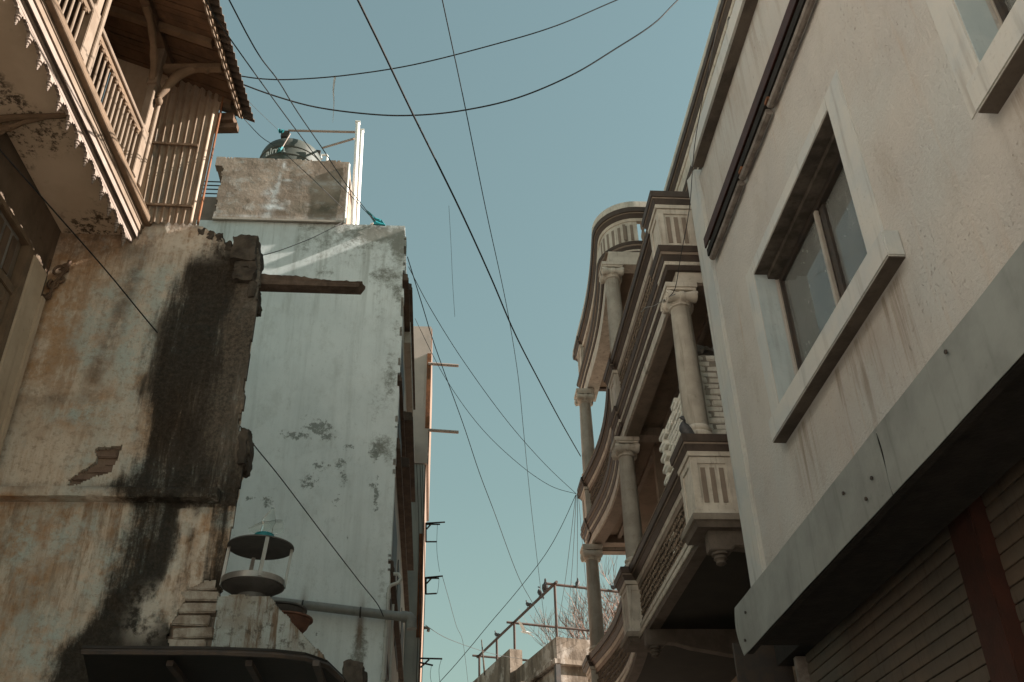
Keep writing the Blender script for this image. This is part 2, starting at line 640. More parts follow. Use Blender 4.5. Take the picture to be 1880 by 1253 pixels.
# coping with a light face and a soffit sheet painted dark for its shade
mb = MB()
mb.prism([(2.475, 7.33, 8.60), (2.475, 7.33, 8.80), (2.80, 7.33, 8.87), (2.80, 7.33, 8.63)], (0, -7.0, 0))
mb.build('coping', M['smooth'], wb, bevel=0.01)
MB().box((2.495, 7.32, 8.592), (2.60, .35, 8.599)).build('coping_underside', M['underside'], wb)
# window trims
for wi, (y0, y1, z0, z1) in enumerate((W1, W2)):
    mb = MB()
    b = 0.26
    x0 = XW - .004
    mb.box((x0, y0 - b, z0 - .04), (XW + .02, y0 - .001, z1 + .12))
    mb.box((x0, y1 + .001, z0 - .04), (XW + .02, y1 + b * .75, z1 + .12))
    mb.box((x0, y0, z1 + .002), (XW + .02, y1, z1 + .12))
    sr = mb.build('window_surround', M['smooth'], wb, bevel=0.005)
    mb = MB()
    mb.prism([(2.495, y1 - .02, 5.04), (2.495, y1 - .02, 5.215), (2.60, y1 - .02, 5.235), (2.79, y1 - .02, 5.236), (2.79, y1 - .02, 5.05)], (0, -(y1 - y0) - .38, 0))
    # the part within the wall thickness stops at the jambs
    mb = MB()
    mb.box((2.495, y1 + .02, 5.045), (XW + .004, y0 - .40, 5.232))
    mb.build('window_sill', M['smooth'], wb, bevel=0.008)
    MB().box((2.503, y1 + .01, 5.038), (XW, y0 - .39, 5.044)).build('sill_underside', M['underside'], wb)  # dark sheet standing in for the shade under the sill
    xf = 2.80
    mb = MB()
    # dark peeling head of the opening
    mb.box((XW + .004, y0, z1 - .006), (XW + T, y1, z1 + .001))
    mb.box((XW + .11, y0, z1 - .05), (XW + T, y1, z1 - .007))
    mb.build('window_head', M['headsoot'], wb)
    mb = MB()
    mb.box((XW + .003, y1 - .006, z0), (xf - .03, y1 + .001, z1 - .006))
    mb.box((XW + .003, y0 - .001, z0), (xf - .03, y0 + .006, z1 - .006))
    mb.box((XW + .005, y0 + .006, z0 - .001), (xf - .03, y1 - .006, z0 + .006))
    mb.build('window_reveal', M['reveal'], wb)
    mb = MB()
    ft = .055
    mb.box((xf, y0, z0 + .007), (xf + .05, y0 + ft, z1 - .05)).box((xf, y1 - ft, z0 + .007), (xf + .05, y1, z1 - .05))
    mb.box((xf, y0 + ft, z0 + .007), (xf + .05, y1 - ft, z0 + ft)).box((xf, y0 + ft, z1 - .05 - ft), (xf + .05, y1 - ft, z1 - .05))
    fr = mb.build('window_frame', M['darkmetal'], wb, bevel=0.004)
    ym = y0 + (y1 - y0) * .50
    MB().box((xf - .012, ym - .02, z0 + ft + .001), (xf + .02, ym + .02, z1 - .05 - ft - .001)).build('mullion', M['alu'], fr, bevel=0.004)
    MB().box((xf + .022, ym - .10, z0 + ft + .001), (xf + .045, ym - .022, z1 - .05 - ft - .001)).build('sash_stile', M['darkmetal'], fr)
    MB().box((xf - .008, y1 - .022, z0 + .06), (xf - .001, y1 - .008, z1 - .06)).build('frame_strip', M['alu'], fr)
    MB().box((xf + .028, ym + .021, z0 + ft), (xf + .032, y1 - ft, z1 - .05 - ft)).build('pane', M['glass'], fr)
    MB().box((xf + .046, y0 + ft, z0 + ft), (xf + .050, ym - .101, z1 - .05 - ft)).build('pane', M['glass'], fr)

# sacks on the inner sill
for i, (y, z, r) in enumerate(((5.15, 5.40, .17), (4.93, 5.46, .19))):
    mb = MB()
    mb.lathe([(.02, -.17), (r * .8, -.16), (r, -.05), (r * .95, .08), (r * .6, .19), (.03, .22)], (3.10, y, z), n=14)
    o = mb.build('cloth_sack', M['sackcloth'], None, smooth=True, ang=80)
    _props(o, ('pale bulging sack behind the right pane, nearer the mullion', 'pale bulging sack behind the right pane, nearer the right jamb')[i], 'sack', 'sacks behind the window glass')
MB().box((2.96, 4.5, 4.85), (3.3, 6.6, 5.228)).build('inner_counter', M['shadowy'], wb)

# red steel channel and the conduit under it
mb = MB()
mb.box((2.515, 7.42, 7.615), (2.53, 0.35, 7.735)).box((2.53, 7.42, 7.72), (2.60, 0.35, 7.734))
mb.build('steel_channel', M['redoxide'], wb, bevel=0.003)
MB().box((2.531, 7.42, 7.52), (2.5985, 0.35, 7.60)).build('channel_gap', M['soot'], wb)  # solid dark strip standing in for the shade below the channel
pp = [PX(1322, 447, 2.56)]
mb = MB()
yy = 7.36
k = 0
while yy > 1.8:
    seg = (1.05, .8, 1.3, .6)[k % 4]
    mb.tube([(2.555, yy, 7.46 + .012 * (k % 2)), (2.555, yy - seg * .5, 7.455), (2.555, yy - seg, 7.46 - .01 * (k % 2))], .033, 8)
    yy -= seg + .05
    k += 1
mb.build('conduit', M['conduit'], wb, smooth=True)
for y in (6.2, 5.4, 4.3, 3.2):
    MB().box((2.52, y - .035, 7.49), (2.598, y + .035, 7.518)).build('conduit_bracket', M['rust'], wb)

# stub of a rain spout and a small bracket above the coping
q_ = PX(1353, 40, 2.62)
mb = MB()
mb.tube([q_ + np.array([.35, 0, .03]), q_, q_ + np.array([-.07, 0, -.02])], .055, 12, cap=False)
mb.tube([q_ + np.array([.30, 0, .03]), q_ + np.array([-.066, 0, -.02])], .043, 12)
mb.build('rain_spout', M['smooth'], wb, smooth=True, ang=50)
# zinc hood over the shutters: two sheets, the far one bent at its end
ho = MB()
hb = []


def hood_sheet(y0, y1, bend, gap):
    mb = MB()
    nn = 24
    nh = 8
    vs, fs = [], []
    for side in (0, 1):
        for i in range(nn + 1):
            y = y0 + (y1 - y0) * i / nn
            for j in range(nh + 1):
                v = j / nh
                z = 3.505 + (.35 + .0) * v
                x = 2.10 + .0025 * math.sin(y * 2.1 + v * 2) + .0012 * math.sin(y * 9 + v * 5)
                if bend:
                    e = max(0.0, (y - (y1 - .28)) / .28)
                    x += -.022 * e * e * math.sin(v * 3.14)
                yo = y + (gap * math.sin(v * 7) if i == nn and not bend else 0) + (.05 * (v - .5) if bend and i == nn else 0)
                vs.append((x + side * .003, yo, z))
    st = (nn + 1) * (nh + 1)
    for i in range(nn):
        for j in range(nh):
            a = i * (nh + 1) + j
            fs.append((a, a + 1, a + nh + 2, a + nh + 1))
            fs.append((a + st, a + nh + 1 + st, a + nh + 2 + st, a + 1 + st))
    # folded rims
    def rim(ids):
        for p, q in zip(ids[:-1], ids[1:]):
            fs.append((p, q, q + st, p + st))
    rim([i * (nh + 1) for i in range(nn + 1)])
    rim([i * (nh + 1) + nh for i in range(nn + 1)])
    rim(list(range(nh + 1)))
    rim([nn * (nh + 1) + j for j in range(nh + 1)])
    return mb.add(vs, fs)


mb = MB()
mb.box((2.12, 0.35, 3.56), (2.598, 6.70, 3.60)).box((2.112, 0.35, 3.50), (2.15, 6.70, 3.545)).box((2.12, 0.35, 3.83), (2.598, 6.70, 3.853))
hood = mb.build('shop_hood', M['soot'], wb)
hood_sheet(4.131, 6.78, True, 0).build('hood_sheet', M['zinc'], hood, smooth=True)
hood_sheet(0.35, 4.12, False, .008).build('hood_sheet', M['zinc'], hood, smooth=True)
for (y, z) in ((4.62, 3.74), (4.27, 3.66), (6.55, 3.74), (6.65, 3.58), (6.76, 3.62), (3.35, 3.80), (4.38, 3.60)):
    MB().lathe([(.004, -.006), (.010, -.006), (.011, 0), (.004, .006)], (2.092, y, z), (1, 0, 0), 8).build('bolt', M['darkmetal'], hood)
# shutters: slats one by one, a red post between
XS = 2.75
mb = MB()
mb.box((XS + .06, 0.65, 0), (XS + .1, 7.5, 3.69))
sh = mb.build('rolling_shutter', M['soot'], wb)
slat = MB()
L1 = 7.42 - 4.80
prof = [(0, 0), (-.013, .002), (-.016, .010), (-.0175, .040), (-.016, .070), (-.012, .0785), (0, .079)]
slat.prism([(p[0], 0, p[1]) for p in prof], (0, L1, 0))
slm = slat.mesh('slat', smooth=True, ang=25)
slm.materials.append(M['slat'])
s2 = MB()
s2.prism([(p[0], 0, p[1]) for p in prof], (0, 3.88, 0))
slm2 = s2.mesh('slat', smooth=True, ang=25)
slm2.materials.append(M['slat'])
for i in range(20):
    z = 2.02 + .085 * i
    place('slat', slm, sh, (XS + .05, 4.80, z), rot=(0, 0, 0))
    place('slat', slm2, sh, (XS + .05, .66, z))
mb = MB()
mb.box((XS - .05, 4.545, 0), (XS + .055, 4.795, 3.70))
mb.build('shutter_post', M['redoxide'], wb, bevel=0.006)
MB().box((XS - .05, 7.42, 0), (XS + .055, 7.47, 3.69)).build('shutter_post', M['conduit'], wb, bevel=0.006, label='pale narrow post at the far end of the shutter')

MB().box((XW + .06, yb + .02, 3.70), (XW + T - .002, 7.74, 4.018)).build('shutter_lintel', M['soot'], wb)  # added dark block, stops light leaking in above the shutters
# lattice screen closing the gap beyond the shutters
ls = MB().box((2.40, 7.96, 0), (2.86, 7.99, 3.95)).build('lattice_screen', M['darkmetal'], wb)
M['latticewood'] = paint('brown lattice wood', (0.17, 0.105, 0.07), (0.12, 0.075, 0.05), scale=9)
for i in range(9):
    for sg in (-1, 1):
        x_ = 2.40 + i * .055
        MB().tube([(x_, 7.945 - .004 * sg, 3.10), (x_ + sg * .22, 7.945 - .004 * sg, 3.52)], .008, 4).build('lattice_strip', M['latticewood'], ls)
for z_ in (3.06, 3.30, 3.54):
    MB().box((2.40, 7.925, z_ - .018), (2.86, 7.958, z_ + .018)).build('lattice_rail', M['latticewood'], ls)
MB().box((2.40, 7.93, 2.4), (2.86, 7.958, 3.02)).build('lower_board', M['latticewood'], ls)

# ================================================================== building with the columned balconies
M['cream'] = paint('cream limewash', (0.60, 0.535, 0.455), (0.46, 0.40, 0.335), (0.13, 0.09, 0.06), 0.6, 5.0, 0.4, 0.8, 50, streak=0.5)
M['tanpaint'] = paint('tan paint', (0.26, 0.20, 0.155), (0.21, 0.16, 0.125), (0.06, 0.04, 0.03), 0.35, 5.0, 0.15, 0.75, 70)
M['brown'] = paint('dark brown moulding paint', (0.075, 0.052, 0.04), (0.052, 0.037, 0.029), (0.02, 0.015, 0.01), 0.35, 6.0, 0.2, 0.6, 60)
M['shaft'] = paint('grey column shaft', (0.42, 0.365, 0.305), (0.33, 0.285, 0.235), (0.12, 0.09, 0.06), 0.55, 5.0, 0.3, 0.8, 50, streak=0.45)
M['soffit'] = paint('brown soffit', (0.24, 0.175, 0.13), (0.19, 0.14, 0.10), (0.06, 0.05, 0.03), 0.3, 3.0, 0.2, 0.85, 50)
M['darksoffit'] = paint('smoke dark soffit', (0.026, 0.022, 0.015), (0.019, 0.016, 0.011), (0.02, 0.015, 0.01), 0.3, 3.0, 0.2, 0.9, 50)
M['openwork'] = paint('brown openwork relief', (0.25, 0.185, 0.135), (0.17, 0.125, 0.09), (0.05, 0.035, 0.025), 0.5, 9.0, 0.35, 0.8, 60)
M['whitebrick'] = paint('whitewashed brick', (0.80, 0.76, 0.68), (0.68, 0.63, 0.55), (0.18, 0.10, 0.07), 0.5, 9.0, 0.6, 0.9, 45)
M['mortar'] = paint('limewashed mortar', (0.40, 0.35, 0.29), (0.27, 0.23, 0.19), scale=14, bump=0.7, fine=35)
M['stonelight'] = paint('worn cream stone edge', (0.25, 0.21, 0.17), (0.18, 0.15, 0.12), (0.07, 0.05, 0.035), 0.6, 6.0, 0.4, 0.85, 50)
M['stone'] = paint('worn stone edge', (0.13, 0.102, 0.082), (0.09, 0.07, 0.055), (0.05, 0.05, 0.035), 0.5, 6.0, 0.35, 0.85, 50)

ob = thing('balcony_building', 'cream building with three tiers of columned balconies and brown mouldings, behind the plain building', 'building', (2.4, 8.0, 0))
XB = 2.40                      # line of the railings
XR = 3.9                       # back wall of the balconies
YE = 15.75


def arc_path(x, y0, y1, sag, n=16, x1=None):
    x1 = x if x1 is None else x1
    return [(x + (x1 - x) * i / n + sag * math.sin(math.pi * i / n), y0 + (y1 - y0) * i / n) for i in range(n + 1)]


def rail_path(xa, xe, sag):
    return [(3.3, 8.12), (XB, 8.12), (XB, 11.80)] + arc_path(xa, 11.95, 15.15, sag, x1=xe) + [(xe, YE), (3.3, YE)]




def bands(path, specs, parent, name):
    for prof, mat in specs:
        MB().sweep(path, prof).build(name, mat, parent, smooth=True, ang=30)


def cap_profile(z, d, s=1.0):
    # three painted bands stepping out as they rise
    return [([(d - .06, z), (d + .015, z), (d + .035 * s, z + .045), (d - .06, z + .045)], M['cream']),
            ([(d - .06, z + .0455), (d + .045 * s, z + .0455), (d + .06 * s, z + .07), (d + .085 * s, z + .105), (d - .06, z + .105)], M['brown']),
            ([(d - .06, z + .1055), (d + .095 * s, z + .1055), (d + .095 * s, z + .125), (d - .06, z + .125)], M['tanpaint']),
            ([(d - .06, z + .1255), (d + .118 * s, z + .1255), (d + .13 * s, z + .17), (d + .13 * s, z + .20), (d - .06, z + .20)], M['brown'])]


def lower_profile(z0, z1, d):
    h = z1 - z0
    d = d + .03
    return [([(d - .09, z0), (d + .01, z0), (d + .025, z0 + h * .2), (d - .09, z0 + h * .2)], M['brown']),
            ([(d - .09, z0 + h * .2 + .0005), (d + .034, z0 + h * .2 + .0005), (d + .038, z0 + h * .36), (d - .09, z0 + h * .36)], M['cream']),
            ([(d - .09, z0 + h * .36 + .0005), (d + .046, z0 + h * .36 + .0005), (d + .062, z0 + h * .62), (d - .09, z0 + h * .62)], M['brown']),
            ([(d - .09, z0 + h * .62 + .0005), (d + .070, z0 + h * .62 + .0005), (d + .076, z0 + h * .74), (d - .09, z0 + h * .74)], M['tanpaint']),
            ([(d - .09, z0 + h * .74 + .0005), (d + .084, z0 + h * .74 + .0005), (d + .10, z1), (d - .09, z1)], M['brown'])]


def foot_profile(z0, z1, d):
    h = z1 - z0
    return [([(d - .09, z0), (d + .03, z0), (d + .05, z0 + h * .35), (d - .09, z0 + h * .35)], M['stone']),
            ([(d - .09, z0 + h * .35 + .0005), (d + .066, z0 + h * .35 + .0005), (d + .074, z0 + h * .55), (d + .066, z0 + h * .72), (d - .09, z0 + h * .72)], M['stonelight']),
            ([(d - .09, z0 + h * .72 + .0005), (d + .05, z0 + h * .72 + .0005), (d + .04, z1), (d - .09, z1)], M['cream'])]


def slim_profile(z0, z1, d):
    h = z1 - z0
    return [([(d - .09, z0), (d + .035, z0), (d + .045, z0 + h * .30), (d - .09, z0 + h * .30)], M['stone']),
            ([(d - .09, z0 + h * .30 + .0005), (d + .058, z0 + h * .30 + .0005), (d + .064, z0 + h * .58), (d - .09, z0 + h * .58)], M['cream']),
            ([(d - .09, z0 + h * .58 + .0005), (d + .02, z0 + h * .58 + .0005), (d + .012, z1), (d - .09, z1)], M['tanpaint'])]


def openwork(path, z0, z1, d, parent, sc_=1.0):
    """pierced scroll panel: backing sheet and rings, stems and leaves standing off it"""
    MB().sweep(path, [(d - .035, z0), (d - .02, z0), (d - .02, z1), (d - .035, z1)]).build('panel_back', M['brown'], parent)
    mb = MB()
    pts = [np.array(p, float) for p in path]
    cum = [0.0]
    for a, b in zip(pts[:-1], pts[1:]):
        cum.append(cum[-1] + np.linalg.norm(b - a))

    def at(s):
        for i in range(len(pts) - 1):
            if s <= cum[i + 1] or i == len(pts) - 2:
                t = (s - cum[i]) / (cum[i + 1] - cum[i])
                dd = (pts[i + 1] - pts[i]) / (cum[i + 1] - cum[i])
                return pts[i] + t * (pts[i + 1] - pts[i]), dd
    rows = 5
    rh = (z1 - z0) / rows
    st = rh * 1.02
    k = 0
    s = st * .5
    rg = random.Random(3)
    while s < cum[-1] - st * .3:
        for r in range(rows):
            ss = min(s + (st * .5 if r % 2 else 0), cum[-1] - .02)
            p, dd = at(ss)
            nn_ = np.array([-dd[1], dd[0]])
            c = np.array([p[0] + nn_[0] * (d - .008), p[1] + nn_[1] * (d - .008), z0 + rh * (r + .5)])
            T3 = np.array([dd[0], dd[1], 0])
            Z3 = np.array([0, 0, 1.0])
            a0 = rg.random() * 6.28
            rad = rh * (.40 + .08 * rg.random())
            ring = []
            for q in range(8):
                a = a0 + q * 0.80
                rr_ = rad * (1 - .085 * q)
                ring.append(c + T3 * math.cos(a) * rr_ + Z3 * math.sin(a) * rr_)
            mb.tube(ring, rh * .105, 4, cap=False)
        s += st
        k += 1
    mb.build('openwork_scrolls', M['openwork'], parent, kind='stuff')


def pedestal(x0, x1, y0, y1, z0, z1, parent, flutes=True):
    """square pier of the railing: framed panels with three tan flutes on the end face"""
    mb = MB()
    e = .014
    mb.box((x0 + e, y0 + e, z0), (x1, y1, z1))
    w = x1 - x0
    fx = w * .17
    fz = .055
    # raised frame and ribs on the face towards -y
    mb.box((x0 + e, y0, z0), (x0 + fx, y0 + e, z1)).box((x1 - fx, y0, z0), (x1, y0 + e, z1))
    mb.box((x0 + fx, y0, z0), (x1 - fx, y0 + e, z0 + fz)).box((x0 + fx, y0, z1 - fz * 1.2), (x1 - fx, y0 + e, z1))
    # frame on the street face
    fy = (y1 - y0) * .2
    mb.box((x0, y0, z0), (x0 + e, y0 + fy, z1)).box((x0, y1 - fy, z0), (x0 + e, y1, z1))
    mb.box((x0, y0 + fy, z0), (x0 + e, y1 - fy, z0 + fz)).box((x0, y0 + fy, z1 - fz * 1.2), (x0 + e, y1 - fy, z1))
    o = mb.build('pedestal', M['cream'], parent, bevel=0.003)
    if flutes:
        iw = w - 2 * fx
        for q in range(3):
            cx = x0 + fx + iw * (q + .5) / 3
            MB().box((cx - iw * .085, y0 + .008, z0 + fz * 1.5), (cx + iw * .085, y0 + e + .001, z1 - fz * 1.9)).build('flute', M['tanpaint'], o)
    return o


def column(x, y, z0, z1, parent):
    h = z1 - z0
    mb = MB()
    r0, r1 = .118, .100
    zb = z0 + .19
    zt = z1 - .24
    prof = [(r0 * (1 - (1 - r1 / r0) * t ** 1.6), zb + (zt - zb) * t) for t in [i / 8 for i in range(9)]]
    mb.lathe(prof, (x, y, 0), n=24)
    c = mb.build('column', M['shaft'], parent, smooth=True)
    mb = MB()
    mb.box((x - .165, y - .165, z0), (x + .165, y + .165, z0 + .05))
    mb.lathe([(.150, z0 + .0505), (.160, z0 + .075), (.150, z0 + .10), (.130, z0 + .108), (.124, z0 + .125), (.136, z0 + .138), (.142, z0 + .155), (.134, z0 + .172), (.119, z0 + .19)], (x, y, 0), n=24)
    mb.build('column_base', M['cream'], c, smooth=True, ang=50)
    mb = MB()
    mb.lathe([(.099, zt - .005), (.118, zt + .005), (.118, zt + .02), (.106, zt + .028), (.122, zt + .045), (.135, zt + .075), (.128, zt + .10)], (x, y, 0), n=24)
    zc = zt + .10
    for sy in (-1, 1):
        yc = y + sy * .105
        mb.lathe([(.02, -.155), (.066, -.153), (.070, -.130), (.060, -.10), (.050, -.055), (.050, -.028), (.060, -.022), (.060, .022), (.050, .028), (.050, .055), (.060, .10), (.070, .130), (.066, .153), (.02, .155)], (x, yc, zc), (1, 0, 0), 14)
        for sx in (-1, 1):      # volute eye and spiral on the street faces
            pts = []
            for q in range(22):
                a = q * .55
                rr_ = .062 * (1 - q / 25)
                pts.append((x + sx * .157, yc + math.cos(a) * rr_ * sy, zc + math.sin(a) * rr_))
            mb.tube(pts, .008, 5)
    mb.box((x - .150, y - .155, zc + .055), (x + .150, y + .155, zc + .085))
    mb.box((x - .165, y - .168, zc + .0855), (x + .165, y + .168, z1 - .001))
    mb.build('capital', M['cream'], c, smooth=True, ang=35)
    return c


def tier(zl0, zl1, zp1, PATH, x2, x3, beam=None, flutes=True, dark=False):
    """one balcony: slab edge, railing panel, cap, pedestals"""
    fl = MB()
    inner = [(p[0], p[1]) for p in PATH[1:-1]]
    poly = [(XR, 8.20)] + [(p[0] + .05, max(8.20, min(p[1], YE - .05))) for p in inner] + [(XR, YE - .05)]
    fl.prism([(p[0], p[1], zl0 + .02) for p in poly], (0, 0, zl1 - zl0 - .04))
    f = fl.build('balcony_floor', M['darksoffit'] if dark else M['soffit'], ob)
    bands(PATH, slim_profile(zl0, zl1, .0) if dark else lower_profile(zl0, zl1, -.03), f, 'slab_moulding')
    bands(PATH, cap_profile(zp1 - .20, 0.0, .85), f, 'rail_moulding')
    MB().sweep(PATH, [(-.10, zp1 - .001), (.12, zp1 - .001), (.11, zp1 + .012), (-.10, zp1 + .012)]).build('rail_top', M['cream'], f)
    MB().sweep(PATH, [(-.10, zl1), (.03, zl1), (.03, zl1 + .05), (.0, zl1 + .06), (-.10, zl1 + .06)]).build('rail_base', M['cream'], f)
    MB().sweep(PATH, [(-.10, zp1 - .26), (.005, zp1 - .26), (.01, zp1 - .2005), (-.10, zp1 - .2005)]).build('rail_fillet', M['tanpaint'], f)
    openwork(PATH[1:-2], zl1 + .06, zp1 - .26, 0.0, f)
    openwork([PATH[0], PATH[1]], zl1 + .06, zp1 - .26, 0.0, f)
    for (x0, x1, y0, y1, fl_) in ((2.268, 2.66, 8.05, 8.46, flutes), (x2, x2 + .30, 11.46, 11.86, False), (x3, x3 + .30, 15.2, 15.6, False)):
        pedestal(x0, x1, y0, y1, zl1 + .0, zp1 - .20, ob, fl_)
        pth = [(x1 + (.6 if y0 < 9 else 0), y0), (x0, y0), (x0, y1), (x1, y1)]
        bands(pth, cap_profile(zp1 - .2 + .004, 0.0, .5), f, 'pier_cap')
        bands(pth, foot_profile(zl0 + .003, zl1 + .003, -.02) if dark else lower_profile(zl0 + .003, zl1 + .003, -.08), f, 'pier_foot')
    if beam:
        bp = PATH
        MB().sweep(bp, [(-.20, zl0 - beam), (.0, zl0 - beam), (.0, zl0 + .001), (-.20, zl0 + .001)]).build('entablature', M['cream'], f)
        MB().sweep(bp, [(-.199, zl0 - beam - .02), (-.03, zl0 - beam - .02), (-.03, zl0 - beam - .0005), (-.199, zl0 - beam - .0005)]).build('entablature_fillet', M['tanpaint'], f)
        for y in (11.65, 15.4):
            MB().box((XB + .2, y - .1, zl0 - .10), (XR, y + .1, zl0 + .019)).build('cross_beam', M['tanpaint'], f)
        MB().sweep([(XB + .55, 8.2), (XB + .55, YE - .1)], [(-.03, zl0 - .03), (.03, zl0 - .03), (.03, zl0 + .019), (-.03, zl0 + .019)]).build('ceiling_fillet', M['tanpaint'], f)
    return f


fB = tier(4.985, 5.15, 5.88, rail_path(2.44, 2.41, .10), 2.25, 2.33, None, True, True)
fA = tier(7.86, 8.12, 8.86, rail_path(2.44, 2.49, .11), 2.33, 2.42, .13)
for x, y in ((2.435, 8.26), (2.435, 11.66), (2.49, 15.40)):
    column(x, y, 5.892, 7.71, ob)
for x, y in ((2.48, 11.70), (2.555, 15.40)):
    column(x, y, 8.872, 10.66, ob)

# top tier: set back over the near bay, then a rounded bow over the second column
XT = 3.42
CURVE = [(XT + .9, 5.9), (XT, 5.9), (XT, 11.62), (2.93, 11.62)]
for i in range(1, 9):
    a = math.pi / 2 * i / 8
    CURVE.append((2.93 - .49 * math.sin(a), 12.14 - .52 * math.cos(a)))
CURVE += arc_path(2.44, 12.2, 15.15, .06, x1=2.57) + [(2.57, YE), (3.3, YE)]
CURVE = [CURVE[1]] + CURVE[2:]
poly = [(6.0, 5.9), (XT + .06, 5.9), (XT + .06, 11.70)] + [(p[0] + .06, p[1] + (.06 if p[0] > 2.5 else 0)) for p in CURVE[3:-2]] + [(2.62, YE - .05), (6.0, YE - .05)]
fT = MB().prism([(p[0], p[1], 10.93) for p in poly], (0, 0, .14)).build('balcony_floor', M['soffit'], ob)
bands(CURVE, lower_profile(10.90, 11.08, -.05), fT, 'slab_moulding')
bands(CURVE, cap_profile(11.52, 0.0, .85), fT, 'rail_moulding')
MB().sweep(CURVE, [(-.16, 11.722), (.115, 11.722), (.105, 11.84), (-.16, 11.84)]).build('rail_top', M['cream'], fT, smooth=True, ang=30)
BOW = CURVE[2:11]
MB().sweep(BOW + [(2.45, 12.6)], [(-.06, 11.08), (0, 11.08), (0, 11.52), (-.06, 11.52)]).build('bow_parapet', M['cream'], fT, smooth=True, ang=30)
MB().sweep([CURVE[0], CURVE[1]], [(-.06, 11.08), (0, 11.08), (0, 11.52), (-.06, 11.52)]).build('parapet', M['cream'], fT)
MB().sweep(CURVE[11:], [(-.06, 11.08), (-.005, 11.08), (-.005, 11.52), (-.06, 11.52)]).build('parapet', M['tanpaint'], fT, smooth=True, ang=30)
# flutes round the bow
cum = 0
for i in range(8):
    t = .06 + i * .115
    px_ = 2.90 - t if t < .18 else None
    if px_ is not None:
        x, y, nx, ny = px_, 11.62, 0, -1
    else:
        a = (t - .10) / .52
        if a > 1.6:
            break
        x, y = 2.93 - .49 * math.sin(a), 12.14 - .52 * math.cos(a)
        nx, ny = -math.sin(a), -math.cos(a)
    MB().obox((x + nx * .001, y + ny * .001, 11.30), (-ny * .022, nx * .022, 0), (nx * .005, ny * .005, 0), (0, 0, .15)).build('flute', M['tanpaint'], fT)
# little balustrade between the bow and the set-back parapet
for x in (3.03, 3.13, 3.23, 3.33):
    MB().lathe([(.04, 11.09), (.04, 11.13), (.022, 11.15), (.030, 11.21), (.042, 11.27), (.026, 11.36), (.018, 11.40), (.034, 11.43), (.034, 11.52)], (x, 11.68, 0), n=12).build('baluster', M['tanpaint'], fT, smooth=True)
# beams and wall-plates under the top tier
BT = [(3.9, 11.62), (2.46, 11.62), (2.46, 12.0)] + arc_path(2.49, 12.1, 15.15, .06, x1=2.61) + [(2.61, YE - .03)]
MB().sweep(BT, [(-.2, 10.665), (.02, 10.665), (.02, 10.90), (-.2, 10.90)]).build('entablature', M['cream'], fT, smooth=True, ang=30)
MB().prism([(2.93, 11.62, 10.88), (2.40, 11.62, 10.88), (2.41, 12.2, 10.88), (2.6, 12.2, 10.88)], (0, 0, .02)).build('corner_soffit', M['soffit'], fT)
for y in (9.55, 7.6, 11.3):
    MB().box((XT + .05, y - .09, 10.80), (6, y + .09, 10.93)).build('cross_beam', M['tanpaint'], fT)
pedestal(2.51, 2.81, 15.2, 15.6, 11.08, 11.52, ob, False)
bands([(2.81, 15.2), (2.51, 15.2), (2.51, 15.6), (2.81, 15.6)], cap_profile(11.524, 0, .5), fT, 'pier_cap')
# back wall, end walls
mb = MB()
mb.box((XR, 7.8, 0), (9, YE, 10.92))
mb.build('wall', M['soffit'], ob)
MB().box((XR + .6, 5.9, 10.935), (9, YE - .05, 11.9)).build('roof_wall', M['soffit'], ob)
MB().box((2.9, 12.0, 5.2), (XR - .001, 12.12, 7.84)).build('cross_wall', M['soffit'], ob)
# fallen-plaster consoles below the lowest tier, each with a turned drop
for (y, xx) in ((8.17, 2.36), (11.0, 2.32)):
    mb = MB()
    mb.prism([(xx, y - .07, 4.984), (xx, y - .07, 4.80), (xx + .20, y - .07, 4.80), (xx + .23, y - .07, 4.84), (xx + .34, y - .07, 4.83), (xx + .50, y - .07, 4.78), (xx + .62, y - .07, 4.76), (xx + .95, y - .07, 4.70), (XR, y - .07, 4.62), (XR, y - .07, 4.984)], (0, .14, 0))
    c = mb.build('console', M['stone'], ob, bevel=0.008)
    MB().lathe([(.05, 4.80), (.072, 4.796), (.076, 4.776), (.052, 4.768), (.056, 4.752), (.062, 4.740), (.044, 4.726), (.042, 4.712), (.046, 4.700), (.026, 4.686), (.008, 4.680)], (xx + .10, y, 0), n=16).build('turned_drop', M['stone'], c, smooth=True, ang=50)
# broken whitewashed brick infill on the lower balcony
bl, bh, bd = .215, .058, .10
bmesh_ = MB().box((-bl / 2, -bd / 2, -bh / 2), (bl / 2, bd / 2, bh / 2))
bm_list = []
for v in range(4):
    rg = random.Random(v)
    q = MB()
    bb = bmesh_.v
    q.add([(x + rg.uniform(-.008, .008), y + rg.uniform(-.006, .006), z + rg.uniform(-.005, .005)) for x, y, z in bb], bmesh_.f)
    me = q.mesh('brick', bevel=0.008)
    me.materials.append(M['whitebrick'])
    bm_list.append(me)
infill = MB().box((2.62, 8.408, 5.2), (3.6, 8.52, 7.02)).box((2.459, 8.521, 5.2), (2.60, 9.60, 6.72)).build('infill_wall', M['mortar'], ob)
rg = random.Random(5)
# panel facing down the lane
for r in range(29):
    z = 5.20 + r * .066
    x = 2.66 - (.115 if r % 2 else 0)
    while x < 3.4:
        if z < 7.02 + rg.uniform(-.03, .03):
            place('brick', bm_list[rg.randrange(4)], infill, (x, 8.45 + rg.uniform(-.006, .006), z), (rg.uniform(-.03, .03), rg.uniform(-.03, .03), rg.uniform(-.05, .05)))
        x += .230
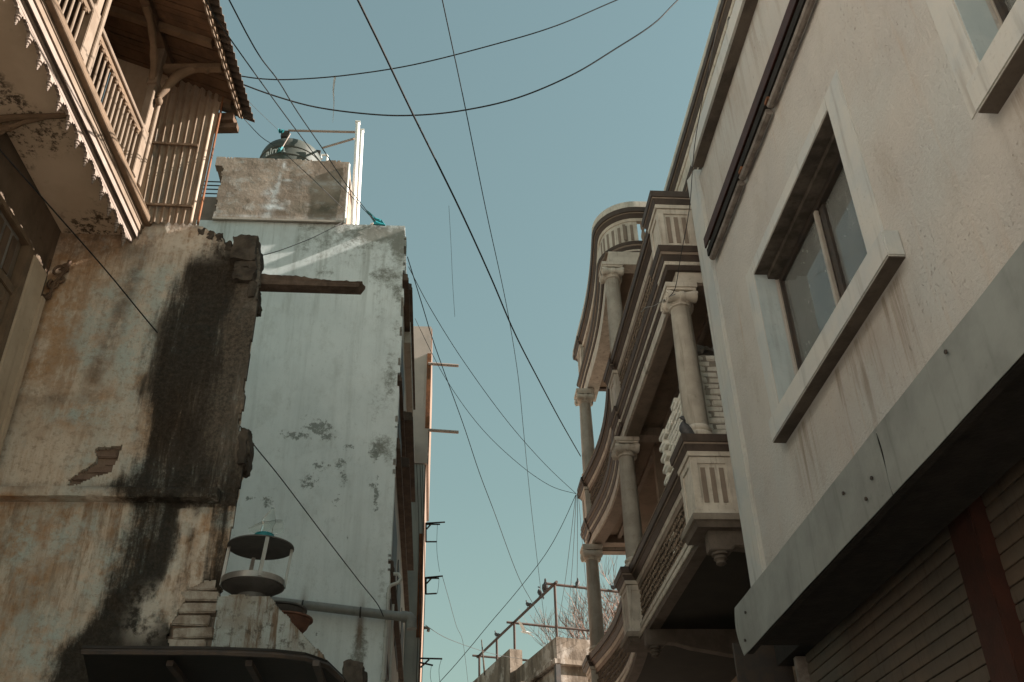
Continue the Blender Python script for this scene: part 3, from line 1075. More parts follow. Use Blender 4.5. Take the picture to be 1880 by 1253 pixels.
# long side towards the street, thickly whitewashed, with a broken toothed end
for r in range(26):
    z = 5.22 + r * .066
    y = 8.60 + (.115 if r % 2 else 0)
    while y < 9.62 + (.12 if r % 2 else .04):
        lim = 6.80 - max(0, y - 9.0) * .10
        if z < lim + rg.uniform(-.04, .04):
            place('brick', bm_list[rg.randrange(4)], infill, (2.50 + rg.uniform(-.005, .005) - (.028 if y > 9.5 else 0), y, z), (rg.uniform(-.02, .02), rg.uniform(-.03, .03), math.pi / 2 + rg.uniform(-.04, .04)))
        y += .230
mb = MB()
mb.tube([(2.56, 9.66, 6.86), (2.56, 8.70, 6.90)], .022, 6)
mb.build('leaning_batten', M['darkmetal'], ob)  # dark bar standing in for the dark gap and beam edge above the infill
# crumpled grey sheeting on top of the infill
mb = MB()
vs, fs = [], []
for i in range(15):
    for j in range(7):
        vs.append((2.62 + i * .08, 8.40 + j * .05, 7.08 + .11 * math.sin(j / 6 * 3.14) + .05 * math.sin(i * 1.7 + j) + .03 * math.sin(i * 3.1)))
for i in range(14):
    for j in range(6):
        a = i * 7 + j
        fs.append((a, a + 1, a + 8, a + 7))
mb.add(vs, fs)
M['sheeting'] = paint('grey plastic sheeting', (0.26, 0.235, 0.205), (0.18, 0.16, 0.14), scale=10, bump=0.6, fine=30, rough=0.5)
o = mb.build('plastic_sheeting', M['sheeting'], None, smooth=True, ang=60)
_props(o, 'crumpled grey sheeting on top of the white brick infill', 'sheeting')
# ground floor frieze of lattice seen under the hood
fz = MB().box((3.55, 7.85, 0), (3.60, 12.5, 4.5)).build('lower_screen', M['soffit'], ob)
mb = MB()
for r in range(2):
    for i in range(40):
        y = 7.9 + i * .11
        z = 3.62 + r * .36
        mb.tube([(3.54, y, z), (3.54, y + .11, z + .24)], .012, 4)
        mb.tube([(3.535, y + .11, z), (3.535, y, z + .24)], .012, 4)
    mb.tube([(3.53, 7.85, 3.60 + r * .36), (3.53, 12.4, 3.60 + r * .36)], .03, 6)
mb.build('lattice_frieze', M['openwork'], fz, kind='stuff')


# ================================================================== old house on the left
YD = 6.0
oh = thing('old_house', 'old stained house with a carved wooden balcony and peeling end wall', 'house', (-2.0, YD, 0))


def mat_dirty():
    n = NT('old stained plaster')
    p = n.pos
    f1 = n.noise(3.2, 6, 0.62)
    f2 = n.noise(1.6, 5, 0.6, n.map((1, 1, .7), (3, 1, 8)))
    c = n.mix(n.ramp(f1, .35, .66), (0.53, 0.405, 0.305), (0.65, 0.535, 0.43))
    c = n.mix(n.math('MULTIPLY', n.ramp(f2, .45, .62), .55), c, (0.50, 0.455, 0.385))
    c = n.mix(n.math('MULTIPLY', n.ramp(n.noise(5, 6, .7), .52, .66), .35), c, (0.36, 0.255, 0.17))
    st = n.noise(1.0, 5, .65, n.map((11, 11, .9)))
    c = n.mix(n.math('MULTIPLY', n.attr('warm'), n.ramp(n.noise(4, 7, .72), .34, .60)), c, (0.41, 0.245, 0.135))
    c = n.mix(n.math('MULTIPLY', n.attr('drip'), n.ramp(n.noise(1.0, 7, .75, n.map((14, 14, 1.3), (1, 6, 2))), .46, .60)), c, (0.27, 0.165, 0.095))
    c = n.mix(n.math('MULTIPLY', n.attr('teal'), n.ramp(n.noise(7, 6, .7), .35, .62)), c, (0.44, 0.49, 0.455))
    c = n.mix(n.math('MULTIPLY', n.attr('rust'), n.math('MULTIPLY', n.ramp(st, .46, .70), n.ramp(n.noise(6, 6, .7), .40, .60))), c, (0.40, 0.215, 0.11))
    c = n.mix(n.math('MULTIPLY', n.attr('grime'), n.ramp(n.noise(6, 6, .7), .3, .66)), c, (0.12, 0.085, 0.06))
    mot = n.noise(22, 7, .75)
    c = n.mix(n.math('MULTIPLY', n.ramp(mot, .48, .66), .55), c, (0.23, 0.165, 0.115))
    c = n.mix(n.math('MULTIPLY', n.ramp(n.noise(1.0, 6, .75, n.map((9, 9, 3.0), (5, 1, 1))), .54, .62), .45), c, (0.62, 0.53, 0.43))
    c = n.mix(n.math('MULTIPLY', n.ramp(n.noise(90, 3, .6), .64, .72), .55), c, (0.13, 0.095, 0.07))
    c = n.mix(n.math('MULTIPLY', n.ramp(n.noise(2.7, 7, .7, n.map((1, 1, .6), (9, 2, 3))), .56, .66), .5), c, (0.40, 0.43, 0.40))
    # brush-like vertical variation
    c = n.mix(n.math('MULTIPLY', n.ramp(st, .5, .75), .22), c, (0.20, 0.15, 0.11))
    # black algae with paler streaks inside
    run = n.noise(1.0, 8, .75, n.map((13, 13, 1.5), (0, 5, 2)))
    grain = n.noise(30, 9, .82)
    pale = n.mix(n.ramp(grain, .36, .66), (0.030, 0.024, 0.018), (0.125, 0.102, 0.080))
    dark = n.mix(n.ramp(grain, .40, .72), (0.011, 0.009, 0.007), (0.052, 0.042, 0.031))
    core = n.math('ADD', n.attr('core'), n.math('MULTIPLY', n.math('SUBTRACT', run, .5), 1.7))
    bl = n.mix(n.ramp(core, .22, .72), pale, dark)
    edge = n.math('ADD', n.attr('stain'), n.math('ADD', n.math('MULTIPLY', n.math('SUBTRACT', grain, .5), 1.1), n.math('MULTIPLY', n.math('SUBTRACT', run, .5), 1.5)))
    c = n.mix(n.math('MULTIPLY', n.ramp(edge, .22, .95), .96), c, bl)
    wl = n.math('MULTIPLY', n.attr('light'), n.ramp(n.noise(9, 6, .7), .40, .58))
    c = n.mix(wl, c, (0.60, 0.54, 0.46))
    h = n.math('ADD', n.math('MULTIPLY', n.noise(14, 6, .65), 1.0), n.math('MULTIPLY', n.noise(75, 4, .6), .35))
    n.bump(h, .7, .012)
    return n.fin(c, .93, 0, .12)


M['dirty'] = mat_dirty()


def xz(px, py, y=YD):
    q = PY(px, py, y)
    return (q[0], q[2])


def xs(pts, y=YD):
    a = np.array([xz(px, py, y) for px, py in pts])
    o = np.argsort(a[:, 1])
    return a[o, 0], a[o, 1]


_sl = xs([(350, 425), (345, 455), (312, 560), (286, 640), (266, 720), (260, 800), (245, 868), (204, 900), (250, 935), (215, 1000), (200, 1080), (150, 1150), (112, 1200), (100, 1253), (92, 1300)])
_sr = xs([(600, 440), (600, 915), (345, 935), (350, 1000), (315, 1050), (296, 1100), (300, 1140), (330, 1180), (390, 1200), (400, 1300)])


def blob_(x, z, pts):
    r = np.zeros_like(x)
    for px, py, rx, rz_ in pts:
        qx, qz = xz(px, py)
        r = np.maximum(r, np.exp(-((x - qx) / (rx * .0045)) ** 2 - ((z - qz) / (rz_ * .0045)) ** 2))
    return r


def dirty_masks(u, v):
    x = u - 3.2
    z = v
    w = (fbm(x * 2.5, z * 2.5, 5) - .5) * .20 + (fbm(x * 9, z * 4, 9) - .5) * .16
    xl = np.interp(z, _sl[1], _sl[0])
    xr = np.interp(z, _sr[1], _sr[0])
    sl = sstep(-.16, .12, x - xl + w * .8)
    sr = sstep(-.06, .06, xr - x + w * .8)
    stain = sl * sr
    # the stain fades out in drifts near the top right and in the middle of its width
    low = sstep(-1.85, -1.65, x + w) * (z < 4.26) * (.40 + .5 * sstep(.45, .62, fbm(x * 12, z * 1.1, 91)))
    stain = np.maximum(stain, low * sstep(3.2, 3.7, z))
    stain = stain * (1 + .45 * sstep(3.85, 3.45, z) * sl)
    stain = stain * (1 - .22 * sstep(.5, .75, fbm(x * 5, z * .9, 21)))
    stain = stain * 1.05 * (1 - .45 * sstep(6.25, 6.55, z))
    # loose streak left of the main stain
    x2 = np.interp(z, [4.9, 5.4, 6.2], [-2.42, -2.36, -2.27])
    grime = np.exp(-((x - x2) / .07) ** 2) * sstep(4.7, 5.2, z) * (1 - sstep(6.1, 6.4, z)) * .8
    # grime under the balcony and on the ledge
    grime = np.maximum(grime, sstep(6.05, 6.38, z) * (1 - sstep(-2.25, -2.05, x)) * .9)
    grime = np.maximum(grime, np.exp(-((z - 5.02) / .05) ** 2) * (1 - sstep(-2.6, -2.35, x)) * .7)
    grime = np.maximum(grime, sstep(.1, 0, np.abs(z - 4.33)) * .45)
    top = sstep(6.15, 6.5, z)
    teal = np.clip(sstep(.45, .62, fbm(x * 2.2, z * 1.6, 31)) * .85, 0, 1) * sstep(-2.75, -2.45, x)
    brown = sstep(-2.30, -2.65, x) * sstep(4.9, 5.5, z)
    teal = np.maximum(teal, (z < 4.0) * sstep(.44, .56, fbm(x * 3, z * 1.2, 37)) * 1.0)
    teal = np.maximum(teal, blob_(x, z, [(250, 640, 60, 90), (150, 760, 60, 30), (300, 520, 40, 60), (80, 1180, 60, 70), (40, 1000, 30, 60)]))
    rust = sstep(.45, .65, fbm(x * 4, z * .8, 41)) * np.where(z < 4.28, 1.0, .55) * (1 - .6 * top)
    rust = np.maximum(rust, brown * .75)
    rust = np.maximum(rust, np.exp(-((x + 2.56) / .12) ** 2) * sstep(5.2, 5.7, z) * .8)
    light = np.zeros_like(x)
    # limewash runs below the ledge, pale patch beside the bricks
    for (a, b, wd, z0, z1) in ((-1.60, -1.63, .035, 3.6, 4.25), (-1.56, -1.57, .06, 4.05, 4.25), (-1.68, -1.74, .10, 3.45, 3.78), (-1.47, -1.49, .03, 3.4, 4.2)):
        t = np.clip((z1 - z) / (z1 - z0), 0, 1)
        light = np.maximum(light, np.exp(-((x - (a + (b - a) * t)) / wd) ** 2) * sstep(z0 - .14, z0 + .06, z + w * .5) * (1 - sstep(z1 - .16, z1 + .04, z + w * .6)) * .8)
    light = np.maximum(light, np.exp(-((x + 1.95) / .22) ** 2) * sstep(6.15, 6.35, z) * .9)  # sunlit patch below the tin screen, painted into the plaster colour
    rimx = sstep(-1.50, -1.43, x) * sstep(5.6, 6.0, z) * .12
    light = np.maximum(light, rimx)
    warm = np.clip(sstep(-2.25, -2.65, x + (fbm(x * 3, z * 3, 81) - .5) * .5) * sstep(4.6, 5.3, z) + .8 * sstep(.55, .7, fbm(x * 2.6, z * 1.4, 83)) + (z < 4.26) * sstep(.44, .62, fbm(x * 3.4, z * .7, 85)), 0, 1)
    drip = np.clip((z < 4.26) * sstep(3.1, 4.2, z) * .9 + sstep(5.7, 6.3, z) * .5 + .25, 0, 1)
    core = np.exp(-((x - xl - .20) / .17) ** 2) * .95 + .5 * np.exp(-((x + 1.60 + w * .5) / .06) ** 2) * sstep(4.6, 5.6, z) + .6 * sstep(4.9, 4.2, z + w)
    core = core + .12
    core = core * (1 - .6 * sstep(6.2, 6.5, z))
    return dict(core=np.clip(core, 0, 1), warm=warm, drip=drip, stain=stain * (1 - .75 * np.clip(light, 0, 1)), teal=teal, rust=rust, grime=np.clip(grime, 0, 1), light=np.clip(light, 0, 1))


def uvp(pts, y=YD):
    return [(xz(px, py, y)[0] + 3.2, xz(px, py, y)[1]) for px, py in pts]


def _top(px, py):
    return (px, py)


outer = [(0.0, 2.3), (0.0, 6.9)] + uvp([(268, 395), (357, 412), (385, 424), (406, 432), (413, 448), (428, 452), (430, 446), (452, 440), (470, 452), (476, 470), (477, 520), (472, 545),
                                        (467, 590), (459, 640), (450, 700), (446, 745), (440, 765), (438, 792), (452, 797), (458, 815), (455, 840), (444, 862), (443, 880), (436, 905), (428, 940), (420, 985), (408, 1060), (398, 1110), (386, 1190), (378, 1260)])
outer += [(outer[-1][0], 2.3)]
hole1 = uvp([(178, 822), (222, 820), (212, 848), (205, 868), (168, 878), (140, 893), (120, 893), (128, 880), (145, 868), (172, 850)])
hole2 = uvp([(345, 1080), (372, 1070), (398, 1064), (396, 1120), (386, 1196), (312, 1196), (306, 1172), (312, 1150), (328, 1130), (340, 1105)])
gridwall('end_wall', outer, [hole1, hole2], (-3.2, YD, 0), (1, 0, 0), (0, 0, 1), (0, -1, 0), .0105, .035, .011, M['dirty'], oh, dirty_masks, edge=.016, seed=4, rough=3.2)
M['corebrick'] = paint('bare brick and mud mortar', (0.20, 0.135, 0.095), (0.14, 0.10, 0.075), scale=12, bump=0.8, fine=30)
M['redbrick'] = paint('old red brick', (0.20, 0.135, 0.10), (0.15, 0.10, 0.075), (0.07, 0.05, 0.035), .5, 12, .8, .95, 40)
M['limebrick'] = paint('flaking white brick', (0.46, 0.41, 0.345), (0.25, 0.195, 0.15), (0.12, 0.07, 0.045), .7, 12, .7, .95, 40)
# masonry core behind the plaster
core = [(p[0] - 3.2 - (.05 if i > 2 else 0), YD + .045, p[1] - (.03 if i in (2, 3) else 0)) for i, p in enumerate(outer)]
MB().prism(core, (0, .20, 0)).build('masonry_core', M['dirty'], oh)
# plaster on the street return of the wall
rg = random.Random(9)


def brick_mesh(l, h, d, mat, v):
    r_ = random.Random(v)
    q0 = MB().box((-l / 2, -d / 2, -h / 2), (l / 2, d / 2, h / 2))
    q = MB().add([(x + r_.uniform(-.008, .008), y + r_.uniform(-.004, .004), z + r_.uniform(-.005, .005)) for x, y, z in q0.v], q0.f)
    me = q.mesh('brick', bevel=.007)
    me.materials.append(mat)
    return me


bms = [brick_mesh(.17, .046, .06, M['redbrick'], i) for i in range(3)]
for hh in (hole1, hole2):
    xs_, zs_ = [p[0] - 3.2 for p in hh], [p[1] for p in hh]
    MB().box((min(xs_) - .04, YD + .036, min(zs_) - .04), (min(max(xs_) + .04, -1.47), YD + .0445, max(zs_) + .04)).build('bare_masonry', M['corebrick'], oh)
cx, cz = np.mean([p[0] for p in hole1]) - 3.2, np.mean([p[1] for p in hole1])
for r in range(6):
    for k in range(3):
        x = cx - .22 + k * .18 + (.09 if r % 2 else 0)
        z = cz - .16 + r * .055
        if inpoly(np.array([x + 3.2]), np.array([z]), [(cxx + (cxx - cx - 3.2) * .35, czz + (czz - cz) * .35) for cxx, czz in hole1])[0]:
            place('brick', bms[(r + k) % 3], oh, (x, YD + .050 + rg.uniform(-.012, .012), z), (rg.uniform(-.06, .06), rg.uniform(-.06, .06), rg.uniform(-.06, .06)))
bms = [brick_mesh(.235, .062, .08, M['limebrick'], i + 5) for i in range(4)]
x0b, z0b = xz(352, 1192)
for r in range(8):
    for k in range(2):
        z = z0b + .03 + r * .0725
        x = x0b - .05 + k * .25 + (.045 if r % 2 else 0) + .012 * r + rg.uniform(-.025, .025)
        if x - .10 < xz(392, 1130)[0] - .03:
            place('brick', bms[(r * 3 + k) % 4], oh, (min(x, xz(396, 1150)[0] - .125), YD + .042 + rg.uniform(-.010, .010) + .055 * k * 0, z), (rg.uniform(-.02, .02), rg.uniform(-.03, .03), rg.uniform(-.03, .03))) if k == 0 else None
# heavy string course (ledge)
lx1 = xz(405, 912)[0]


def wobble_bar(x0, x1, y0, y1, z0, z1, n=60, amp=.008, seed=2):
    mb = MB()
    vs, fs = [], []
    for i in range(n + 1):
        x = x0 + (x1 - x0) * i / n
        o_ = [float((fbm(np.array([x * 6.0]), np.array([j * 3.3]), seed)[0] - .5) * 2 * amp) for j in range(8)]
        ring = [(y1, z0), (y0, z0 + o_[0]), (y0 - .012 + o_[1], z0 + (z1 - z0) * .35 + o_[2]), (y0 - .012 + o_[3], z0 + (z1 - z0) * .8 + o_[4]), (y0 + .02, z1 + o_[5]), (y1, z1 + .01)]
        vs += [(x, a, b) for a, b in ring]
    m = 6
    for i in range(n):
        for k in range(m):
            k2 = (k + 1) % m
            fs.append((i * m + k, (i + 1) * m + k, (i + 1) * m + k2, i * m + k2))
    fs.append(tuple(range(m)))
    fs.append(tuple(n * m + k for k in range(m))[::-1])
    return mb.add(vs, fs)


sc_o = wobble_bar(-3.05, lx1, YD - .10, YD + .02, 4.262, 4.335, n=150).build('string_course', M['dirty'], oh, smooth=True, ang=60)


def set_masks(o, fn, ux, org):
    """the same stain map as the wall behind, sampled at this part's own points"""
    co = np.array([v.co[:] for v in o.data.vertices]) + org
    for k, arr in fn(co[:, 0] + ux, co[:, 2]).items():
        at = o.data.attributes.new(k, 'FLOAT', 'POINT')
        at.data.foreach_set('value', arr.astype(np.float32))


set_masks(sc_o, dirty_masks, 3.2, ORG[oh.name])
# crumbling pier head on the corner: three courses
M['pier'] = paint('blackened masonry', (0.045, 0.036, 0.028), (0.10, 0.082, 0.065), (0.02, 0.02, 0.015), .6, 8, .8, .95, 40)


def lump(name, a, b, mat, parent, seed=0, amp=.020, n=11, **kw):
    """block with knocked-about faces"""
    bm = bmesh.new()
    bmesh.ops.create_cube(bm, size=1.0)
    bmesh.ops.subdivide_edges(bm, edges=bm.edges[:], cuts=n, use_grid_fill=True)
    a, b = np.array(a, float), np.array(b, float)
    c, s = (a + b) / 2, (b - a)
    for v in bm.verts:
        p = np.array(v.co)
        q = np.abs(p) * 2
        rnd = 1 - .045 * max(0, q.sum() - q.max() * 1.0 - 1.2)
        w = c + p * s * rnd
        nz = [float(fbm(np.array([w[(i + 1) % 3] * 22 + i * 7.3]), np.array([w[(i + 2) % 3] * 22 + w[i] * 15]), seed + i, 4)[0] - .5) * 2 * amp for i in range(3)]
        v.co = w + np.array(nz) - ORG[parent.name]
    me = bpy.data.meshes.new(name)
    bm.to_mesh(me)
    bm.free()
    me.shade_smooth()
    me.set_sharp_from_angle(angle=math.radians(55))
    return link(name, me, mat, parent, **kw)


def pier(px0, py0, px1, py1, nm, seed, y0=YD - .05, y1=YD + .24):
    a, b = xz(px0, py1), xz(px1, py0)
    lump(nm, (a[0], y0, a[1]), (b[0], y1, b[1]), M['pier'], oh, seed)


pier(424, 442, 476, 484, 'pier_head', 3, YD - .06)
pier(432, 485, 473, 497, 'pier_brick', 4, YD - .045)
pier(428, 498, 470, 520, 'pier_head', 5, YD - .05)
pier(456, 520, 472, 536, 'pier_brick', 6, YD - .03)
pier(455, 537, 471, 548, 'pier_brick', 7, YD - .03)
pier(434, 790, 459, 855, 'corbel', 8, YD - .03, YD + .2)
for k, (xa, ya, xb_, yb_) in enumerate(((362, 420, 378, 434), (380, 424, 394, 438), (395, 428, 410, 446), (414, 446, 428, 460))):
    pier(xa, ya, xb_, yb_, 'rubble', 30 + k, YD - .005, YD + .18)
# rotten beam end sticking out across the gap
M['rotwood'] = paint('rotten grey timber', (0.075, 0.052, 0.038), (0.14, 0.10, 0.075), (0.02, 0.015, 0.01), .6, 9, 1.0, .95, 45)
b0, b1 = PY(455, 517, YD + .12), PY(663, 526, YD + .12)
mb = MB()
n_ = 40
vs, fs = [], []
for i in range(n_ + 1):
    t = i / n_
    x = b0[0] + (b1[0] - b0[0]) * t
    zc = b0[2] + (b1[2] - b0[2]) * t
    hh = .055 - .012 * t
    jag = .034 * float(fbm(np.array([i * .37]), np.array([2.2]), 88, 3)[0] - .5) + .010 * float(_h(np.array([i * 1.0]), np.array([3.0]), 5)[0] - .5)
    top = hh - (.022 * (t > .52)) + jag * .6 - .010 * t
    for (dy, dz) in ((-.05, -hh + jag * .15), (.05, -hh), (.05, top * .9), (.012, top + .012 * float(_h(np.array([i * 1.0]), np.array([7.0]), 9)[0] - .5)), (-.02, top - .006), (-.05, top * .75 + jag * .3), (-.052, top * .2), (-.046, -.006 + jag * .2), (-.054, -hh * .5)):
        xe = x + (.02 * math.sin(dz * 160) + .012 * math.sin(dy * 140) if i == n_ else 0)
        vs.append((xe, YD + .12 + dy, zc + dz))
mring = 9
for i in range(n_):
    for k in range(mring):
        k2 = (k + 1) % mring
        fs.append((i * mring + k, (i + 1) * mring + k, (i + 1) * mring + k2, i * mring + k2))
fs.append(tuple(n_ * mring + k for k in range(mring)))
mb.add(vs, fs)
mb.build('projecting_beam', M['rotwood'], oh, smooth=True, ang=35)

# ---------------- balcony frame of reference: s along, d outward
BA = math.radians(3.9)
BU = np.array([math.sin(BA), math.cos(BA), 0])
BN = np.array([math.cos(BA), -math.sin(BA), 0])
BO = np.array([-2.36, 6.0, 0.0])
ZUP = np.array([0, 0, 1.0])
SAG = -.040


def bp(s, d, z, sag=1.0):
    return BO + BU * s + BN * d + ZUP * (z + SAG * s * sag)


def bbox(mb, s0, s1, d0, d1, z0, z1, sag=1.0):
    vs = [bp(s, d, z, sag) for z in (z0, z1) for s, d in ((s0, d0), (s1, d0), (s1, d1), (s0, d1))]
    return mb.add(vs, [(0, 3, 2, 1), (4, 5, 6, 7), (0, 1, 5, 4), (1, 2, 6, 5), (2, 3, 7, 6), (3, 0, 4, 7)])


def bprof(mb, s0, s1, prof, sag=1.0):
    n = len(prof)
    vs = [bp(s0, d, z, sag) for d, z in prof] + [bp(s1, d, z, sag) for d, z in prof]
    fs = [tuple(range(n)), tuple(range(2 * n - 1, n - 1, -1))] + [(i, (i + 1) % n, (i + 1) % n + n, i + n) for i in range(n)]
    return mb.add(vs, fs)


S0 = -3.9
DF = -.53
M['woodcream'] = paint('sun-bleached cream paint on wood', (0.22, 0.162, 0.118), (0.17, 0.122, 0.085), (0.16, 0.09, 0.05), .45, 7, .25, .75, 60, streak=.3)
M['woodtan'] = paint('worn tan wood', (0.17, 0.11, 0.068), (0.12, 0.078, 0.048), (0.09, 0.05, 0.03), .5, 7, .4, .8, 50)
M['wooddark'] = paint('dark weathered wood', (0.13, 0.08, 0.05), (0.085, 0.052, 0.033), (0.03, 0.02, 0.012), .5, 7, .4, .85, 50)
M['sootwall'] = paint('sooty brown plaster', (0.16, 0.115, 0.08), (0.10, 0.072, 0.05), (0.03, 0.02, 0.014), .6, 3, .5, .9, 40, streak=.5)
M['offwhite'] = paint('offwhite lime plaster', (0.64, 0.60, 0.55), (0.55, 0.52, 0.48), scale=2)  # pale tone chosen to bounce sun onto the wall opposite
M['valance'] = paint('pinkish white fretwork paint', (0.27, 0.21, 0.175), (0.22, 0.168, 0.135), (0.18, 0.11, 0.07), .3, 8, .15, .75, 70, streak=.15)
M['plastertan'] = paint('tan plaster', (0.50, 0.385, 0.28), (0.43, 0.325, 0.23), (0.09, 0.055, 0.035), .6, 3, .35, .9, 40, streak=.3)


def mat_soffit():
    n = NT('mildewed balcony soffit')
    c = n.mix(n.ramp(n.noise(2.5, 5, .6), .35, .65), (0.60, 0.47, 0.355), (0.52, 0.40, 0.295))
    m = n.math('MULTIPLY', n.ramp(n.noise(13, 8, .8), .50, .58), n.ramp(n.noise(1.5, 3, .55), .46, .58))
    c = n.mix(n.math('MULTIPLY', m, .9), c, (0.045, 0.03, 0.02))
    n.bump(n.noise(35, 5, .6), .4, .008)
    return n.fin(c, .9, 0, .12)


M['bsoffit'] = mat_soffit()
fl = MB()
bbox(fl, S0, -.005, DF + .01, .045, 6.445, 6.53)
bal = fl.build('balcony', M['bsoffit'], oh)
# fascia board, valance, dentil course, floor beam
mb = MB()
bprof(mb, S0, .0, [(-.012, 6.36), (.012, 6.36), (.014, 6.395), (.022, 6.40), (.022, 6.425), (.012, 6.428), (.012, 6.444), (-.012, 6.444)])
mb.build('fascia_board', M['valance'], bal)
mb = MB()
bprof(mb, S0, .0, [(.0451, 6.40), (.05, 6.40), (.05, 6.475), (.0451, 6.475)])
bprof(mb, S0, .02, [(.0125, 6.445), (.044, 6.445), (.044, 6.41), (.0125, 6.41)]) if False else None
bprof(mb, S0, .02, [(.0125, 6.429), (.030, 6.429), (.030, 6.4445), (.0125, 6.4445)])
mb.build('bed_mould', M['valance'], bal)
dm = MB()
for (s, dd) in ((0, 0),):
    vs = [BU * s_ + BN * d_ + ZUP * z_ for z_ in (-.020, .020) for s_, d_ in ((-.019, 0), (.019, 0), (.019, .030), (-.019, .030))]
    dm.add(vs, [(0, 3, 2, 1), (4, 5, 6, 7), (0, 1, 5, 4), (1, 2, 6, 5), (2, 3, 7, 6), (3, 0, 4, 7)])
dme = dm.mesh('dentil', bevel=.003)
dme.materials.append(M['valance'])
s = -.03
while s > S0 + .1:
    place('dentil', dme, bal, bp(s, .030, 6.480))
    s -= .061
mb = MB()
bprof(mb, S0, .03, [(.0505, 6.455), (.062, 6.455), (.062, 6.505), (.0505, 6.505)])
bprof(mb, S0, .04, [(.0505, 6.506), (.070, 6.506), (.075, 6.525), (.0505, 6.525)])
mb.build('cornice_strip', M['woodcream'], bal)
mb = MB()
bprof(mb, S0, .05, [(.0, 6.531), (.115, 6.531), (.122, 6.545), (.122, 6.585), (.110, 6.60), (.110, 6.615), (-.05, 6.615)])
mb.build('floor_beam', M['woodtan'], bal, bevel=.003)
mb = MB()
bprof(mb, S0, .045, [(.1105, 6.548), (.128, 6.556), (.128, 6.575), (.1225, 6.58)]) if False else None
# fretwork valance pendants: shaped tooth with a turned drop
pm = MB()
prof_t = [(-.079, 0), (-.079, -.012), (-.060, -.010), (-.048, -.016), (-.044, -.028), (-.036, -.026), (-.030, -.018), (-.022, -.030), (-.020, -.044), (-.012, -.050), (.012, -.050), (.020, -.044), (.022, -.030), (.030, -.018), (.036, -.026), (.044, -.028), (.048, -.016), (.060, -.010), (.079, -.012), (.079, 0)]
n = len(prof_t)
vs = [BU * a + BN * -.010 + ZUP * b for a, b in prof_t] + [BU * a + BN * .010 + ZUP * b for a, b in prof_t]
pm.add(vs, [tuple(range(n)), tuple(range(2 * n - 1, n - 1, -1))] + [(i, (i + 1) % n, (i + 1) % n + n, i + n) for i in range(n)])
pm.lathe([(.010, -.048), (.019, -.054), (.019, -.062), (.009, -.067), (.016, -.076), (.015, -.086), (.007, -.092), (.011, -.102), (.005, -.112), (.008, -.121), (.002, -.130)], (0, 0, 0), n=10)
pme = pm.mesh('valance_pendant', smooth=True, ang=35)
pme.materials.append(M['valance'])
s = -.12
while s > S0 + .1:
    place('valance_pendant', pme, bal, bp(s, 0, 6.362))
    s -= .161
# railing
zr0, zr1 = 6.615, 7.075
mb = MB()
bprof(mb, S0, -.30, [(.055, zr1 + .012), (.105, zr1 + .012), (.112, zr1 + .03), (.105, zr1 + .05), (.055, zr1 + .05)], .2)
mb.build('hand_rail', M['woodcream'], bal, bevel=.003)
mb = MB()
bprof(mb, S0, -.32, [(.068, zr1 - .045), (.092, zr1 - .045), (.092, zr1 + .0), (.068, zr1 + .0)], .2)
mb.build('under_rail', M['woodtan'], bal)
bme = MB().lathe([(.0085, 0), (.0085, .05), (.0095, .14), (.0085, .3), (.0085, .455)], (0, 0, 0), n=8).mesh('baluster', smooth=True)
bme.materials.append(M['woodcream'])
turn = MB().lathe([(.010, -.03), (.016, -.02), (.012, -.008), (.018, .004), (.011, .016), (.009, .03)], (0, 0, 0), n=8).mesh('rail_knob', smooth=True)
turn.materials.append(M['woodtan'])
posts = [-.40, -1.47, -2.54, -3.61]
s = -.50
while s > S0 + .05:
    if min(abs(s - q) for q in posts) > .075:
        place('baluster', bme, bal, bp(s, .082, 6.605, .6))
        place('rail_knob', turn, bal, bp(s, .084, zr1 - .048, .2))
    s -= .0685
for q in posts:
    mb = MB()
    bbox(mb, q - .072, q + .072, .03, .108, 6.616, zr1 + .06, .5)
    bbox(mb, q - .082, q - .012, .1085, .118, 6.63, zr1 - .02, .5)
    bbox(mb, q + .034, q + .074, .1085, .128, 6.62, 7.62, .3)
    bbox(mb, q - .04, q + .034, .04, .10, zr1 + .05, 8.02, .0)
    bbox(mb, q - .062, q + .056, .030, .112, 7.60, 7.66, .0)
    mb.build('balcony_post', M['woodcream'], bal, bevel=.004)
# white cloth scraps behind the balusters
# end wall of the balcony (tan plaster), back wall of house
mb = MB()
bbox(mb, -.03, .03, DF + .02, .03, 6.54, 8.6, 0)
mb.build('balcony_end_wall', M['plastertan'], oh)
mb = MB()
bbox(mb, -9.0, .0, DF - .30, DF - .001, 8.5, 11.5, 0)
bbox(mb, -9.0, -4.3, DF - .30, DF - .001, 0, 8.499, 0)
mb.build('upper_wall', M['offwhite'], oh)  # unseen wall, added as a sunlit bounce surface for the lane
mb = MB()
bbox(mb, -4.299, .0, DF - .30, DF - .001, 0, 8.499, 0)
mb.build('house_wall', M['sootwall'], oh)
mb = MB()
bbox(mb, -9.0, -8.7, -5, DF - .301, 0, 11.5, 0)
bbox(mb, -.3, .0, -5, DF - .301, 0, 11.5, 0)
mb.build('house_side_wall', M['plastertan'], oh)
# door shapes at balcony level
for q in (-.95, -2.0, -3.05):
    mb = MB()
    bbox(mb, q - .32, q + .32, DF + .0, DF + .03, 6.54, 7.9, 0)
    dr = mb.build('balcony_door', M['wooddark'], oh)
    for k in (-.16, .16):
        mb = MB()
        bbox(mb, q + k - .11, q + k + .11, DF + .031, DF + .042, 6.62, 7.1, 0)
        bbox(mb, q + k - .11, q + k + .11, DF + .031, DF + .042, 7.2, 7.8, 0)
        mb.build('door_panel', M['woodtan'], dr, bevel=.004)

# ---------------- roof of the balcony: boards below, corrugated sheets above
DE, ZE = .62, 7.86
DI, ZI = DF, 8.42


def rz(d):
    return ZE + (ZI - ZE) * (DE - d) / (DE - DI)


